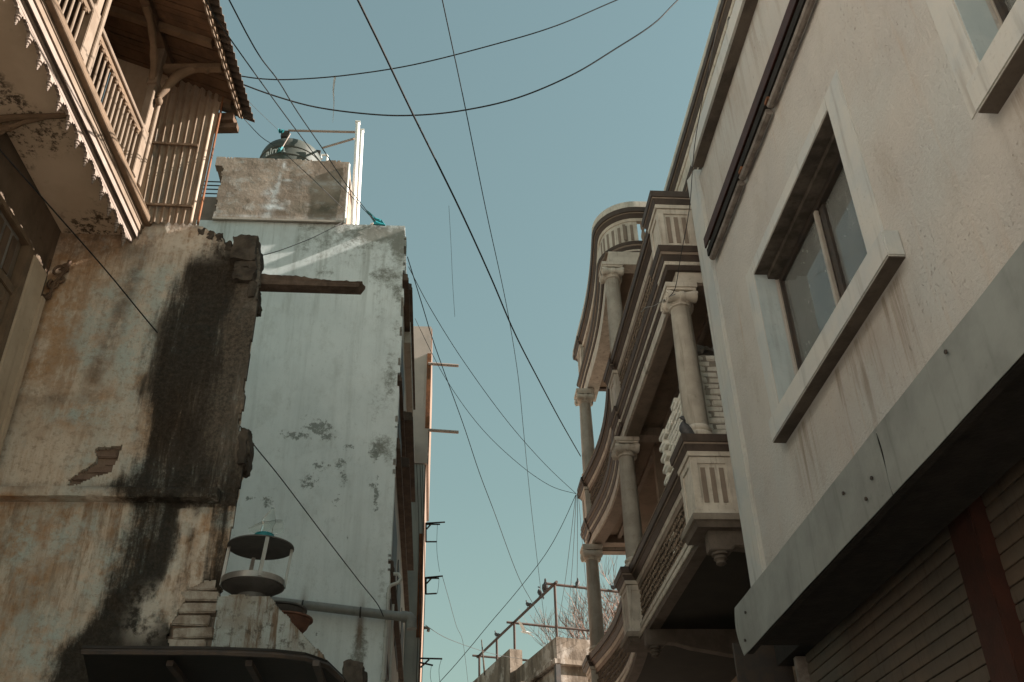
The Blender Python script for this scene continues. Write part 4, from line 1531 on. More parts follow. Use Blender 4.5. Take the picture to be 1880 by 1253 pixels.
mb = MB()
bprof(mb, S0 - .6, .16, [(DI, ZI), (DE - .03, rz(DE - .03)), (DE - .03, rz(DE - .03) + .012), (DI, ZI + .012)], 0)
M['roofboard'] = paint('brown roof boards', (0.14, 0.08, 0.046), (0.085, 0.05, 0.03), (0.06, 0.03, 0.02), .5, 6, .4, .85, 45, streak=.2)
rf = mb.build('balcony_roof', M['roofboard'], oh)
# boards as separate ribs running down the slope
s = .10
i = 0
rg = random.Random(4)
while s > S0 - .5:
    mb = MB()
    w = .055 + rg.uniform(-.006, .006)
    dz = rg.uniform(-.004, .003)
    bprof(mb, s - w, s, [(DI, ZI - .012 + dz), (DE - .045, rz(DE - .045) - .012 + dz), (DE - .045, rz(DE - .045) - .001), (DI, ZI - .001)], 0)
    mb.build('roof_board', M['roofboard'], rf)
    s -= .062
    i += 1
for s in (.02, -.62, -1.25, -1.9, -2.5, -3.1):
    mb = MB()
    bprof(mb, s - .03, s + .03, [(DI, ZI - .09), (DE - .07, rz(DE - .07) - .075), (DE - .07, rz(DE - .07) - .016), (DI, ZI - .016)], 0)
    mb.build('rafter', M['woodtan'], rf, bevel=.004)
# scalloped eave board
mb = MB()
sc = []
n_sc = 42
for i in range(n_sc * 6 + 1):
    s = .14 - i * (4.4 / (n_sc * 6))
    sc.append((s, ZE - .045 - .022 * abs(math.sin(i / 6 * math.pi))))
poly = [bp(s, DE - .028, z, 0) for s, z in sc] + [bp(sc[-1][0], DE - .028, ZE + .012, 0), bp(sc[0][0], DE - .028, ZE + .012, 0)]
mb.prism(poly, BN * .014)
mb.build('eave_board', M['woodcream'], rf)
mb = MB()
bprof(mb, S0 - .5, .15, [(DE - .013, ZE - .045), (DE - .002, ZE - .045), (DE - .002, ZE + .012), (DE - .013, ZE + .012)], 0)
mb.build('eave_strip', M['woodtan'], rf)


def corr(mb, n, per, amp, thick, fpos):
    """corrugated sheet; fpos(a, b, h) -> point, a along the waves, b 0..1 across the length, h height"""
    K = 8
    m = n * K
    vs, fs = [], []
    nb = 6
    for side in (0, 1):
        for i in range(m + 1):
            for j in range(nb + 1):
                h = amp * math.sin(2 * math.pi * i / K) + side * thick
                vs.append(fpos(i / K * per, j / nb, h))
    st = (m + 1) * (nb + 1)
    for i in range(m):
        for j in range(nb):
            a = i * (nb + 1) + j
            fs.append((a, a + 1, a + nb + 2, a + nb + 1))
            fs.append((a + st, a + nb + 1 + st, a + nb + 2 + st, a + 1 + st))
    for i in range(m):
        for j in (0, nb):
            a = i * (nb + 1) + j
            fs.append((a, a + nb + 1, a + nb + 1 + st, a + st))
    for j in range(nb):
        for i in (0, m):
            a = i * (nb + 1) + j
            fs.append((a, a + 1, a + 1 + st, a + st))
    return mb.add(vs, fs)


M['roofsheet'] = paint('old corrugated roofing', (0.10, 0.075, 0.06), (0.065, 0.05, 0.04), (0.16, 0.08, 0.04), .5, 6, .4, .85, 45)
mb = MB()
corr(mb, 62, .072, .014, .008, lambda a, b, h: bp(.24 - a, DI + (DE + .075 - DI) * b, rz(DI + (DE + .075 - DI) * b) + .040 + h, 0))
mb.build('roof_sheet', M['roofsheet'], rf, smooth=True, ang=60)
mb = MB()
bbox(mb, .06, .17, .05, DE - .05, 7.72, 7.80, 0)
bbox(mb, .09, .16, .20, DE - .02, 7.66, 7.715, 0)
mb.build('gable_board', M['wooddark'], rf)
# purlin over the posts and its arched braces
mb = MB()
bbox(mb, S0, .05, .035, .105, 8.021, 8.10, 0)
mb.build('wall_plate', M['wooddark'], rf, bevel=.005)
for q in posts:
    for sg in (-1,):
        pts = []
        rr = []
        for i in range(15):
            t = i / 14
            pts.append(bp(q - .05 + sg * (.40 * t ** 1.6), .07, 7.62 + .40 * math.sin(t * math.pi / 2), 0))
            rr.append(.030 + .012 * math.sin(t * 22) * (1 if t > .1 else 0) * .4)
        MB().tube(pts, rr, 8, flat=.7).build('arched_brace', M['woodtan'], rf, smooth=True)
    mb = MB()
    pts, rr = [], []
    for i in range(17):
        t = i / 16
        pts.append(bp(q + .01, .125 + .30 * t ** 1.25 + .01 * math.sin(t * 9), 7.50 + .34 * (1 - (1 - t) ** 2.0), 0))
        rr.append(.022 + .018 * math.sin(math.pi * t) + .008 * (t > .85))
    mb.tube(pts, rr, 8, flat=1.0)
    mb.lathe([(.008, 0), (.026, .02), (.03, .05), (.018, .07), (.01, .09)], bp(q + .01, .135, 7.42, 0), n=10)
    mb.tube([bp(q + .01, .44, 7.80, 0), bp(q + .01, .47, 7.84, 0), bp(q + .01, .44, 7.86, 0)], [.03, .034, .02], 8)
    mb.build('eave_bracket', M['woodtan'], rf, smooth=True, ang=60)
    mb = MB()
    bbox(mb, q - .02, q + .03, .11, DE - .04, 7.865, 7.92, 0) if False else bbox(mb, q - .02, q + .03, .11, DE - .05, 7.80, 7.86, 0)
    mb.build('eave_tie', M['woodtan'], rf, bevel=.004)

# ---------------- corrugated tin screen closing the end of the balcony
n = NT('rusty corrugated tin')
c = n.mix(n.ramp(n.noise(4, 5, .6), .35, .65), (0.36, 0.275, 0.205), (0.29, 0.21, 0.15))
c = n.mix(n.math('MULTIPLY', n.ramp(n.noise(1.0, 6, .7, n.map((25, 25, 2.0))), .52, .72), .6), c, (0.12, 0.06, 0.03))
g = n.ramp(n.noise(1.0, 6, .72, n.map((9, 9, 3.0), (2, 0, 1))), .52, .66)
c = n.mix(n.math('MULTIPLY', g, .7), c, (0.20, 0.18, 0.155))
c = n.mix(n.ramp(n.noise(45, 4, .65), .63, .72), c, (0.15, 0.07, 0.035))
n.bump(n.noise(60, 4, .6), .2, .004)
M['tin'] = n.fin(c, .6, .15, .3)
tl, tr, br_, bl_ = [PY(px, py, YD - .04) for px, py in ((303, 148), (412, 156), (359, 413), (254, 408))]
tl, tr, br_, bl_ = [np.array(q) for q in (tl, tr, br_, bl_)]
NR = 8


def tinpos(a, b, h):
    t = a / NR
    top = tl + (tr - tl) * t + ZUP * (.012 * math.sin(t * 40) * 0)
    bot = bl_ + (br_ - bl_) * t
    p = bot + (top - bot) * b
    return p + np.array([0, -1, 0]) * h


mb = MB()
corr(mb, NR, 1.0, .014, .0015, tinpos)
tin = mb.build('tin_screen', M['tin'], oh, smooth=True, ang=70)
for f, tmx in ((.52, .78), (.105, .90)):
    p = bl_ + (tl - bl_) * f
    q = br_ + (tr - br_) * f
    q = p + (q - p) * tmx
    MB().obox((p + q) / 2 + np.array([0, -.022, 0]), (q - p) / 2, (0, .008, 0), (0, 0, .013)).build('batten', M['woodtan'], tin, bevel=.003)
MB().obox((tr + br_) / 2 + np.array([.012, .01, 0]), (tr - br_) / 2 * .98, (.005, 0, .002), (0, .014, 0)).build('edge_strip', M['rust'], tin)

# ---------------- soffit joist with carved scroll end, corner bracket
mb = MB()
mb.tube([bp(-1.19, DF, 6.40, 1), bp(-1.19, DF + .16, 6.42, 1), bp(-1.19, -.06, 6.43, 1)], [.03, .022, .018], 8)
mb.tube([bp(-1.17, DF + .0, 6.30, 1), bp(-1.17, DF + .10, 6.34, 1), bp(-1.18, DF + .20, 6.385, 1), bp(-1.18, DF + .33, 6.42, 1)], [.02, .022, .016, .010], 8)
pts = [bp(-1.18, DF + .07 + math.cos(a) * .055 * (1 - a / 9), 6.31 + math.sin(a) * .055 * (1 - a / 9), 1) for a in [k * .45 for k in range(14)]]
mb.tube(pts, .012, 6)
mb.build('carved_joist', M['woodtan'], oh, smooth=True)
mb = MB()
for k, (dx, dz, sc_) in enumerate(((.06, -.05, .055), (.10, -.02, .035), (.05, -.17, .045), (.03, -.27, .03), (.085, -.12, .03))):
    pts = [PY(96, 488, YD - .03) + np.array([dx + math.cos(a + k) * sc_ * (1 - a / 11), 0, dz + math.sin(a + k) * sc_ * (1 - a / 11)]) for a in [j * .5 for j in range(18)]]
    mb.tube(pts, [.013 - .0004 * j for j in range(18)], 6)
e0 = PY(128, 486, YD - .03)
mb.tube([PY(128, 480, YD - .03), PY(118, 500, YD - .03), PY(100, 520, YD - .03), PY(92, 540, YD - .03), PY(70, 556, YD - .03)], [.016, .014, .012, .014, .02], 6)
mb.tube([PY(92, 478, YD - .03), PY(62, 556, YD - .03)], .014, 6)
mb.build('carved_corner_bracket', M['wooddark'], oh, smooth=True)
# window below the balcony with a wide moulded frame
FD = DF + .02


def fq(px, py, d=FD):
    p = PP(px, py, BO + BN * d, BN)
    return np.dot(p - BO, BU), p[2]


mb = MB()
bbox(mb, -.36, -.15, FD - .02, FD + .04, 2.0, 5.97, 0)
bbox(mb, -.155, -.10, FD - .02, FD + .055, 2.0, 5.78, 0)
bbox(mb, -.40, -.33, FD - .02, FD + .06, 2.0, 5.95, 0)
jm = mb.build('window_jamb', M['plastertan'], oh, bevel=.006)
mb = MB()
bbox(mb, -.47, -.402, FD - .02, FD + .05, 2.0, 5.98, 0)
bbox(mb, -1.55, -.402, FD - .02, FD + .03, 5.98, 6.03, 0)
bbox(mb, -1.55, -.402, FD - .02, FD + .03, 5.55, 5.62, 0)
bbox(mb, -.98, -.92, FD - .02, FD + .045, 2.0, 5.98, 0)
wf = mb.build('casement_frame', M['woodtan'], oh, bevel=.005)
for (a, b) in ((-.915, -.475), (-1.5, -.985)):
    mb = MB()
    bbox(mb, a + .06, b - .06, FD - .018, FD - .006, 2.0, 5.55, 0)
    bbox(mb, a + .06, b - .06, FD - .018, FD - .006, 5.62, 5.98, 0)
    mb.build('shutter_panel', M['conduit'], wf)
    mb = MB()
    bbox(mb, a, a + .06, FD - .018, FD + .02, 2.0, 5.549, 0)
    bbox(mb, b - .06, b, FD - .018, FD + .02, 2.0, 5.549, 0)
    bbox(mb, a + .06, b - .06, FD - .018, FD + .02, 5.44, 5.549, 0)
    bbox(mb, a + .06, b - .06, FD - .018, FD + .02, 4.6, 4.7, 0)
    mb.build('shutter_frame', M['woodtan'], wf, bevel=.004)
    for k in range(3):
        mb = MB()
        w_ = (b - a - .12) / 3
        bbox(mb, a + .06 + w_ * k + .02, a + .06 + w_ * (k + 1) - .02, FD - .005, FD + .004, 5.66, 5.94, 0)
        mb.build('lattice_panel', M['wooddark'], wf)


# ================================================================== pale building on the left
YP = 10.0
XP = -0.52
pb = thing('pale_building', 'pale blue-green rendered building with mould-streaked blank side wall and roof box', 'building', (XP, YP, 0))


def mat_pale():
    n = NT('pale blue green render')
    c = n.mix(n.ramp(n.noise(1.2, 5, .6), .3, .7), (0.76, 0.785, 0.77), (0.66, 0.69, 0.68))
    c = n.mix(n.math('MULTIPLY', n.ramp(n.noise(1.0, 5, .65, n.map((6, 6, .5))), .5, .75), .35), c, (0.50, 0.53, 0.52))
    c = n.mix(n.math('MULTIPLY', n.ramp(n.noise(2.6, 6, .7), .50, .70), .25), c, (0.76, 0.77, 0.76))
    c = n.mix(n.math('MULTIPLY', n.ramp(n.noise(1.0, 8, .8, n.map((9, 9, 4.5), (7, 2, 2))), .52, .72), .38), c, (0.36, 0.37, 0.34))
    c = n.mix(n.math('MULTIPLY', n.ramp(n.noise(55, 5, .7), .60, .72), .35), c, (0.30, 0.31, 0.28))
    sx = n.t.nodes.new('ShaderNodeSeparateXYZ')
    n.t.links.new(n.pos, sx.inputs[0])
    runs = n.noise(1.0, 8, .72, n.map((5.5, 5.5, .30), (2, 2, 1)))
    topw = n.math('ADD', n.math('MULTIPLY', n.ramp(sx.outputs['Z'], 7.6, 9.9), .45), .16)
    c = n.mix(n.math('MULTIPLY', n.ramp(runs, .48, .66), topw), c, (0.30, 0.305, 0.27))
    c = n.mix(n.math('MULTIPLY', n.ramp(n.noise(3.3, 9, .78, n.map((1, 1, .7), (8, 1, 3))), .50, .66), .32), c, (0.45, 0.46, 0.43))
    m = n.math('ADD', n.attr('mould'), n.math('MULTIPLY', n.math('SUBTRACT', n.noise(11, 9, .8), .5), 2.0))
    c = n.mix(n.math('MULTIPLY', n.ramp(m, .34, .88), .85), c, (0.17, 0.165, 0.135))
    m2 = n.math('ADD', n.attr('peel'), n.math('MULTIPLY', n.math('SUBTRACT', n.noise(17, 9, .8), .5), 3.0))
    c = n.mix(n.math('MULTIPLY', n.ramp(m2, .62, .78), .8), c, (0.19, 0.20, 0.175))
    c = n.mix(n.math('MULTIPLY', n.attr('pale'), .7), c, (0.62, 0.64, 0.62))
    c = n.mix(n.attr('rust'), c, (0.17, 0.10, 0.06))
    h = n.math('SUBTRACT', n.math('ADD', n.math('MULTIPLY', n.noise(9, 5, .6), .6), n.math('MULTIPLY', n.noise(60, 4, .6), .25)), n.math('MULTIPLY', n.ramp(m2, .62, .78), .5))
    n.bump(h, .5, .012)
    return n.fin(c, .9, 0, .15)


M['pale'] = mat_pale()


def blob(x, z, pts, y=YP):
    r = np.zeros_like(x)
    for px, py, rx, rz_, a in pts:
        q = PY(px, py, y)
        k = 0.0075
        r = np.maximum(r, a * np.exp(-((x - q[0]) / (rx * k)) ** 2 - ((z - q[2]) / (rz_ * k)) ** 2))
    return r


def pale_masks(u, v):
    x, z = u - 4.2, v
    w = (fbm(x * 3, z * 3, 61) - .5)
    mould = blob(x, z, [(690, 430, 75, 26, 1.0), (735, 450, 22, 60, 1.0), (710, 505, 40, 30, .75), (640, 425, 40, 16, .75), (600, 500, 30, 18, .55), (730, 540, 14, 40, .7), (715, 700, 16, 70, .65), (690, 745, 14, 40, .55), (700, 820, 22, 30, .75), (560, 540, 60, 20, .3), (500, 450, 40, 20, .25), (660, 1190, 14, 40, .8), (650, 1215, 22, 30, .55), (700, 1070, 14, 40, .45), (700, 560, 20, 60, .45)]) + w * .35
    mould = np.maximum(mould, .75 * sstep(-.70, -.53, x + w * .1) * (.5 + w))
    peel = blob(x, z, [(585, 785, 26, 16, 1.0), (545, 800, 28, 10, .9), (600, 800, 20, 14, .8), (520, 795, 14, 10, .6), (640, 820, 12, 8, .8), (590, 855, 30, 12, .7), (625, 850, 14, 16, .75), (565, 885, 20, 22, .75), (630, 880, 10, 20, .75), (690, 910, 6, 40, .9), (685, 890, 10, 12, .7), (690, 830, 14, 20, .85), (490, 920, 12, 16, .75), (455, 915, 6, 6, .9), (620, 920, 14, 16, .6), (465, 912, 8, 6, .7), (640, 985, 12, 6, .5), (580, 1165, 8, 6, .7), (685, 980, 6, 16, .5), (560, 765, 14, 8, .7)])
    pale = blob(x, z, [(540, 428, 70, 10, .8), (480, 440, 40, 14, .5), (600, 415, 30, 7, .7)])  # sunlit streak along the wall top, painted into the render colour
    pale = np.maximum(pale, .0 * x)
    rust = blob(x, z, [(661, 1150, 4, 34, .85), (555, 1125, 4, 26, .8)]) * (.5 + fbm(x * 40, z * 3, 71))
    mould = np.maximum(mould, .38 * sstep(9.0, 9.9, z) * (x > -1.9) + .22)
    return dict(mould=np.clip(mould, 0, 1.2), peel=np.clip(peel, 0, 1.1), pale=np.clip(pale * (.4 + fbm(x * 3, z * 9, 73)), 0, 1), rust=np.clip(rust, 0, 1))


zt = PY(745, 415, YP)[2]
outer = [(0, 1.5), (0, zt), (4.2 + XP - .004, zt - .01), (4.2 + XP, zt - 1.3), (4.2 + XP + .004, 6.0), (4.2 + XP, 1.5)]
gridwall('side_wall', outer, [], (-4.2, YP, 0), (1, 0, 0), (0, 0, 1), (0, -1, 0), .026, .2, .012, M['pale'], pb, pale_masks, edge=.010, seed=14, rough=1.3)
YF = 16.0
mb = MB()
mb.box((-8, YP + .21, 0), (XP - .22, YF + 6, zt - .25)).box((XP - .22, YP + .02, 0), (XP - .012, YF - .01, zt - .05)).box((-8, YP + .02, zt - .24), (XP - .23, YP + .2, zt - .04))
M['palebrown'] = paint('grubby tan render', (0.40, 0.345, 0.29), (0.33, 0.285, 0.24), scale=2.5, bump=.3)
mb.build('street_wall', M['palebrown'], pb)
M['grimeedge'] = paint('dark slab edge', (0.075, 0.052, 0.04), (0.12, 0.085, 0.062), (0.03, 0.02, 0.014), .6, 6, .5, .9, 40)


def ledge(n0, y0, f0, thick, mat, depth_in=.35, nm='sunshade'):
    q = PY(n0[0], n0[1], y0)
    xo = q[0]
    # far end on the same outer edge
    e = PX(f0[0], f0[1], xo) if abs(xo) > .02 else q + np.array([0, 4, 0])
    z = q[2]
    y1 = max(y0 + .8, min(e[1], YF - .02))
    mb = MB()
    rows = []
    for (y, dz) in ((y0, 0), ((y0 + y1) / 2, .02), (y1, -.01)):
        rows.append([(XP - .02, y, z + dz), (xo, y, z + dz), (xo, y, z + dz + thick * .45), (xo - .012, y, z + dz + thick * .47), (xo - .012, y, z + dz + thick), (XP - .02, y, z + dz + thick * 1.15)])
    vs = [p for r in rows for p in r]
    fs = []
    for i in range(2):
        for k in range(6):
            k2 = (k + 1) % 6
            fs.append((i * 6 + k, (i + 1) * 6 + k, (i + 1) * 6 + k2, i * 6 + k2))
    fs += [tuple(range(6)), tuple(range(12, 18))[::-1]]
    mb.add(vs, fs)
    return mb.build(nm, mat, pb, bevel=.004)


ledge((750, 515), YP + .05, (752, 632), .10, M['grimeedge'])
ledge((757, 533), YP + .9, (765, 688), .11, M['grimeedge'])
ledge((738, 700), YP + .05, (749, 870), .12, M['grimeedge'])
ledge((754, 630), YP + 1.2, (764, 770), .34, M['palebrown'])
ledge((758, 772), YP + 1.4, (765, 852), .12, M['grimeedge'])
ledge((735, 824), YP + .05, (757, 1090), .13, M['grimeedge'])
ledge((752, 858), YP + 1.3, (761, 1002), .13, M['grimeedge'])
ledge((724, 1052), YP + .05, (748, 1255), .13, M['grimeedge'])
ledge((708, 1206), YP + .05, (726, 1300), .13, M['grimeedge'])
# dark window strips of the street face, seen at a glancing angle
for z0, z1 in ((7.3, 8.5), (5.2, 6.3), (3.6, 4.6)):
    for y0 in (10.5, 12.3, 14.2):
        MB().box((XP - .011, y0, z0), (XP - .002, y0 + 1.2, z1)).build('window', M['darkmetal'], pb)

# box-like head of the stair on the roof


def mat_box():
    n = NT('weathered bare render')
    c = n.mix(n.ramp(n.noise(2.2, 6, .62), .32, .68), (0.36, 0.285, 0.225), (0.22, 0.168, 0.13))
    c = n.mix(n.math('MULTIPLY', n.ramp(n.noise(4.5, 7, .72, n.map((1, 1, 1.6), (4, 0, 2))), .50, .64), .55), c, (0.46, 0.44, 0.41))
    c = n.mix(n.math('MULTIPLY', n.attr('mould'), n.ramp(n.noise(6, 7, .75), .32, .55)), c, (0.11, 0.10, 0.075))
    c = n.mix(n.math('MULTIPLY', n.ramp(n.noise(3.0, 8, .75, n.map((1, 1, .8), (2, 6, 1))), .50, .62), .6), c, (0.17, 0.125, 0.09))
    c = n.mix(n.math('MULTIPLY', n.attr('wash'), n.ramp(n.noise(9, 6, .7), .30, .55)), c, (0.58, 0.60, 0.60))
    n.bump(n.noise(14, 6, .65), .5, .012)
    return n.fin(c, .92, 0, .12)


M['boxr'] = mat_box()


def box_masks(u, v):
    x, z = u - 3.2, v
    mould = blob(x, z, [(600, 385, 60, 16, .9), (560, 390, 50, 12, .6), (625, 370, 20, 30, .7), (550, 345, 18, 16, .5)])
    wash = blob(x, z, [(500, 382, 14, 6, 1.0), (495, 384, 10, 7, 1.0), (512, 385, 10, 4, .9), (497, 356, 10, 9, 1.0), (502, 372, 9, 5, .9), (490, 398, 10, 10, .6), (503, 360, 5, 12, .9), (508, 350, 4, 12, .9), (513, 335, 2.5, 16, .9), (522, 306, 3, 8, .8), (528, 334, 9, 2.5, .8), (590, 340, 40, 5, .35), (455, 400, 60, 3, .5), (600, 405, 50, 3, .45)])
    return dict(mould=mould, wash=wash)


bz0, bz1 = PY(398, 405, YP)[2], PY(400, 291, YP)[2]
bx0, bx1 = -2.97, -1.315
outer = [(3.2 + bx0, bz0), (3.2 + bx0, bz1 - .16), (3.2 + bx0 - .11, bz1 - .16), (3.2 + bx0 - .11, bz1), (3.2 + bx1, bz1 - .01), (3.2 + bx1, bz0)]
rb = gridwall('roof_box', outer, [], (-3.2, YP - .03, 0), (1, 0, 0), (0, 0, 1), (0, -1, 0), .02, .12, .008, M['boxr'], pb, box_masks, edge=.010, seed=24, rough=2)
mb = MB()
mb.box((bx0 + .02, YP + .08, bz0 - .2), (bx1 - .02, YP + 2.2, bz1 - .15)).box((bx0 - .10, YP + .08, bz1 - .15), (bx1 - .005, YP + 2.3, bz1 - .02))
mb.build('roof_box_body', M['boxr'], pb)
MB().box((bx0 - .01, YP - .055, bz0 - .015), (bx1 + .01, YP - .02, bz0 + .015)).build('box_fillet', M['palebrown'], pb)
# white corner pipes, parapet stub and rails at its left
M['white'] = paint('white enamel', (0.80, 0.77, 0.72), (0.74, 0.71, 0.66), scale=6, bump=.1, rough=.6, streak=.15, dirt_amt=.15)
MB().box((-3.9, YP + .35, bz0 - .3), (bx0 + .10, YP + .5, PY(390, 362, YP + .35)[2])).build('parapet_stub', M['valance'], pb)
mb = MB()
for py in (334, 341, 348, 356):
    q = PY(390, py, YP + .4)
    mb.tube([(-3.9, YP + .4, q[2]), (bx0 + .05, YP + .4, q[2])], .009, 6)
mb.build('roof_rails', M['darkmetal'], pb)

# drain pipe along the side wall, with an elbow and two straps
M['pvc'] = paint('grey pvc pipe', (0.24, 0.235, 0.215), (0.19, 0.185, 0.17), (0.08, 0.07, 0.06), .4, 4, .08, .5, 50)
p0, p1 = PY(455, 1099, YP - .1), PY(742, 1133, YP - .1)
mb = MB()
mb.tube([p0, p1], .046, 14)
mb.tube([p1 - np.array([.03, 0, 0]), p1 + np.array([.02, 0, 0])], .058, 14)
mb.tube([p1 + np.array([.015, 0, 0]), p1 + np.array([.05, 0, -.006]), p1 + np.array([.072, 0, -.035]), p1 + np.array([.078, 0, -.12])], .056, 14)
dp = mb.build('drain_pipe', M['pvc'], pb, smooth=True, ang=50)
for px in (556, 662):
    q = PY(px, 1107 + (px - 505) * .118, YP - .1)
    pts = [q + np.array([0, -.052 * math.cos(a) + .0, .054 * math.sin(a)]) for a in [k * .4 - 1.2 for k in range(9)]] + [q + np.array([0, .1, .075])]
    MB().tube(pts, .009, 6).build('pipe_strap', M['darkmetal'], dp, smooth=True)
# white vent pipe with hooked top at the corner
q0, q1 = PY(700, 1300, YP - .06), PY(714, 1080, YP - .06)
mb = MB()
hk = [q0, q1, q1 + np.array([.02, 0, .03]), q1 + np.array([.09, 0, .055]), q1 + np.array([.12, 0, .10]), q1 + np.array([.09, 0, .15]), q1 + np.array([.04, 0, .15])]
mb.tube(hk, .019, 8)
for t in (.25, .6, .93):
    q = q0 + (q1 - q0) * t
    mb.tube([q - np.array([0, 0, .03]), q + np.array([0, 0, .03])], .025, 8)
M['pvcw'] = paint('off white pvc', (0.52, 0.50, 0.46), (0.44, 0.42, 0.385), scale=6, bump=.1, rough=.55)
mb.build('vent_pipe', M['pvcw'], pb, smooth=True)
mb = MB()
q0, q1 = PY(716, 1250, YP + .1), PY(722, 1110, YP + .1)
mb.tube([q0 + np.array([-.08, 0, -.1]), q0, q1], .013, 8)
mb.build('vent_pipe', M['pvcw'], pb, smooth=True)

# ---------------- things on that roof
zr = bz1 - .02
TC = PY(536, 292, YP + .75)
tk = thing('water_tank', 'black ribbed plastic water tank standing on the roof box', 'water tank', (TC[0], YP + .75, zr))
M['tank'] = paint('faded black tank plastic', (0.055, 0.06, 0.05), (0.085, 0.088, 0.075), (0.13, 0.115, 0.095), .5, 3, .1, .55, 40, streak=.4)
prof = []
H_ = .86
Rr = .44
prof = [(Rr * .97, 0)]
for k in range(4):
    z = .06 + k * .15
    prof += [(Rr, z), (Rr, z + .05), (Rr * 1.03, z + .06), (Rr * 1.03, z + .085), (Rr, z + .095), (Rr, z + .14)]
prof += [(Rr * .99, .68), (Rr * .93, .75), (Rr * .80, .81), (Rr * .6, .845), (Rr * .36, .86), (.15, .865), (.15, .90), (.02, .905)]
ORGT = ORG[tk.name]
MB().lathe(prof, (TC[0], YP + .75, zr + .02), n=40).build('tank_body', M['tank'], tk, smooth=True, ang=35)
# raised white lettering, partly rubbed off
fc = bpy.data.curves.new('lettering', 'FONT')
fc.body = 'alma'
fc.size = .17
fc.extrude = .002
fc.align_x = 'CENTER'
fo = bpy.data.objects.new('lettering_tmp', fc)
COL.objects.link(fo)
dg = bpy.context.evaluated_depsgraph_get()
me = bpy.data.meshes.new_from_object(fo.evaluated_get(dg))
bpy.data.objects.remove(fo)
me.name = 'lettering'
tz = None
for v in me.vertices:
    x, y, z = v.co
    a = -math.pi / 2 - .38 + x / (Rr * 1.0)
    r_ = Rr + .006 + z
    v.co = Vector((math.cos(a) * r_, math.sin(a) * r_, .47 + y * 1.0))
me.materials.clear()
o = link('lettering', me, M['white'], tk)
o.location = (0, 0, .0)

pf = thing('pole_frame', 'white steel pole frame rising beside the roof box, joined to the tank by thin bars', 'frame', (bx1 + .12, YP + .1, bz0))
mb = MB()
a0, a1 = PY(648, 410, YP + .06), PY(657, 226, YP + .06)
mb.tube([a0 - np.array([0, 0, .1]), a1], .030, 10)
mb.build('pole', M['white'], pf, smooth=True)
a0, a1 = PY(655, 410, YP + .3), PY(664, 241, YP + .3)
MB().tube([a0 - np.array([0, 0, .1]), a1], .032, 10).build('pole', M['white'], pf, smooth=True)
a0, a1 = PY(633, 410, YP - .05), PY(641, 302, YP - .05)
MB().tube([a0, a1], .014, 8).build('conduit', M['white'], pf, smooth=True)
for (px, py, nm) in ((657, 226, 'pole_cap'), (664, 241, 'pole_cap')):
    q = PY(px, py, YP + (.06 if px == 657 else .3))
    MB().box(q - np.array([.035, .035, .005]), q + np.array([.035, .035, .012])).build(nm, M['white'], pf)
M['pinksteel'] = paint('dull primer steel', (0.36, 0.28, 0.235), (0.3, 0.23, 0.19), scale=8, rough=.6)
MB().tube([PY(530, 240, YP + .5), PY(655, 243, YP + .1)], .017, 8).build('bar', M['pinksteel'], pf, smooth=True)
MB().tube([PY(592, 272, YP + .9), PY(650, 255, YP + .1)], .016, 8).build('bar', M['pinksteel'], pf, smooth=True)
MB().tube([PY(533, 246, YP + .28), PY(517, 273, YP + .28)], .008, 6).build('bar', M['pinksteel'], pf, smooth=True)
mb = MB()
q = PY(525, 246, YP + .5)
mb.box(q - np.array([.065, .03, .085]), q + np.array([.05, .03, .04]))
mb.build('end_plate', M['darkmetal'], pf, bevel=.005)
q = PY(585, 279, YP + .9)
MB().prism([q + np.array([-.04, 0, .04]), q + np.array([.03, 0, .03]), q + np.array([.02, 0, -.06])], (0, .03, 0)).build('end_plate', M['darkmetal'], pf)
mb = MB()
mb.tube([PY(590, 292, YP + .7), PY(590, 285, YP + .7), PY(600, 285, YP + .7), PY(601, 287, YP + .7), PY(600, 297, YP + .7)], .017, 8)
mb.build('outlet_pipe', M['white'], tk, smooth=True)


# ---------------- scraps of teal plastic, insulators
M['teal'] = paint('teal plastic rag', (0.02, 0.22, 0.24), (0.012, 0.15, 0.17), (0.01, 0.05, 0.06), .3, 20, .3, .5, 60)


def rag(name, label, pts, y, seed, thick=.012, group=None):
    """crumpled sheet with the given outline"""
    rg = random.Random(seed)
    c = np.mean([PY(px, py, y) for px, py in pts], axis=0)
    ring = [PY(px, py, y) + np.array([0, rg.uniform(-.05, .05), 0]) for px, py in pts]
    vs, fs = [], []
    n = len(ring)
    for sd in (-1, 1):
        for k, f in enumerate((1.0, .66, .33)):
            for q in ring:
                vs.append(c + (q - c) * f + np.array([rg.uniform(-.012, .012), sd * thick + rg.uniform(-.025, .025) * (k > 0), rg.uniform(-.012, .012)]))
        vs.append(c + np.array([0, sd * .03, 0]))
    m = 3 * n + 1
    for sd in (0, 1):
        o_ = sd * m
        for k in range(2):
            for i in range(n):
                j = (i + 1) % n
                fs.append((o_ + k * n + i, o_ + k * n + j, o_ + (k + 1) * n + j, o_ + (k + 1) * n + i))
        for i in range(n):
            fs.append((o_ + 2 * n + i, o_ + 2 * n + (i + 1) % n, o_ + 3 * n))
    for i in range(n):
        j = (i + 1) % n
        fs.append((i, j, m + j, m + i))
    o = MB().add(vs, fs).build(name, M['teal'], None)
    return _props(o, label, 'plastic rag', group)


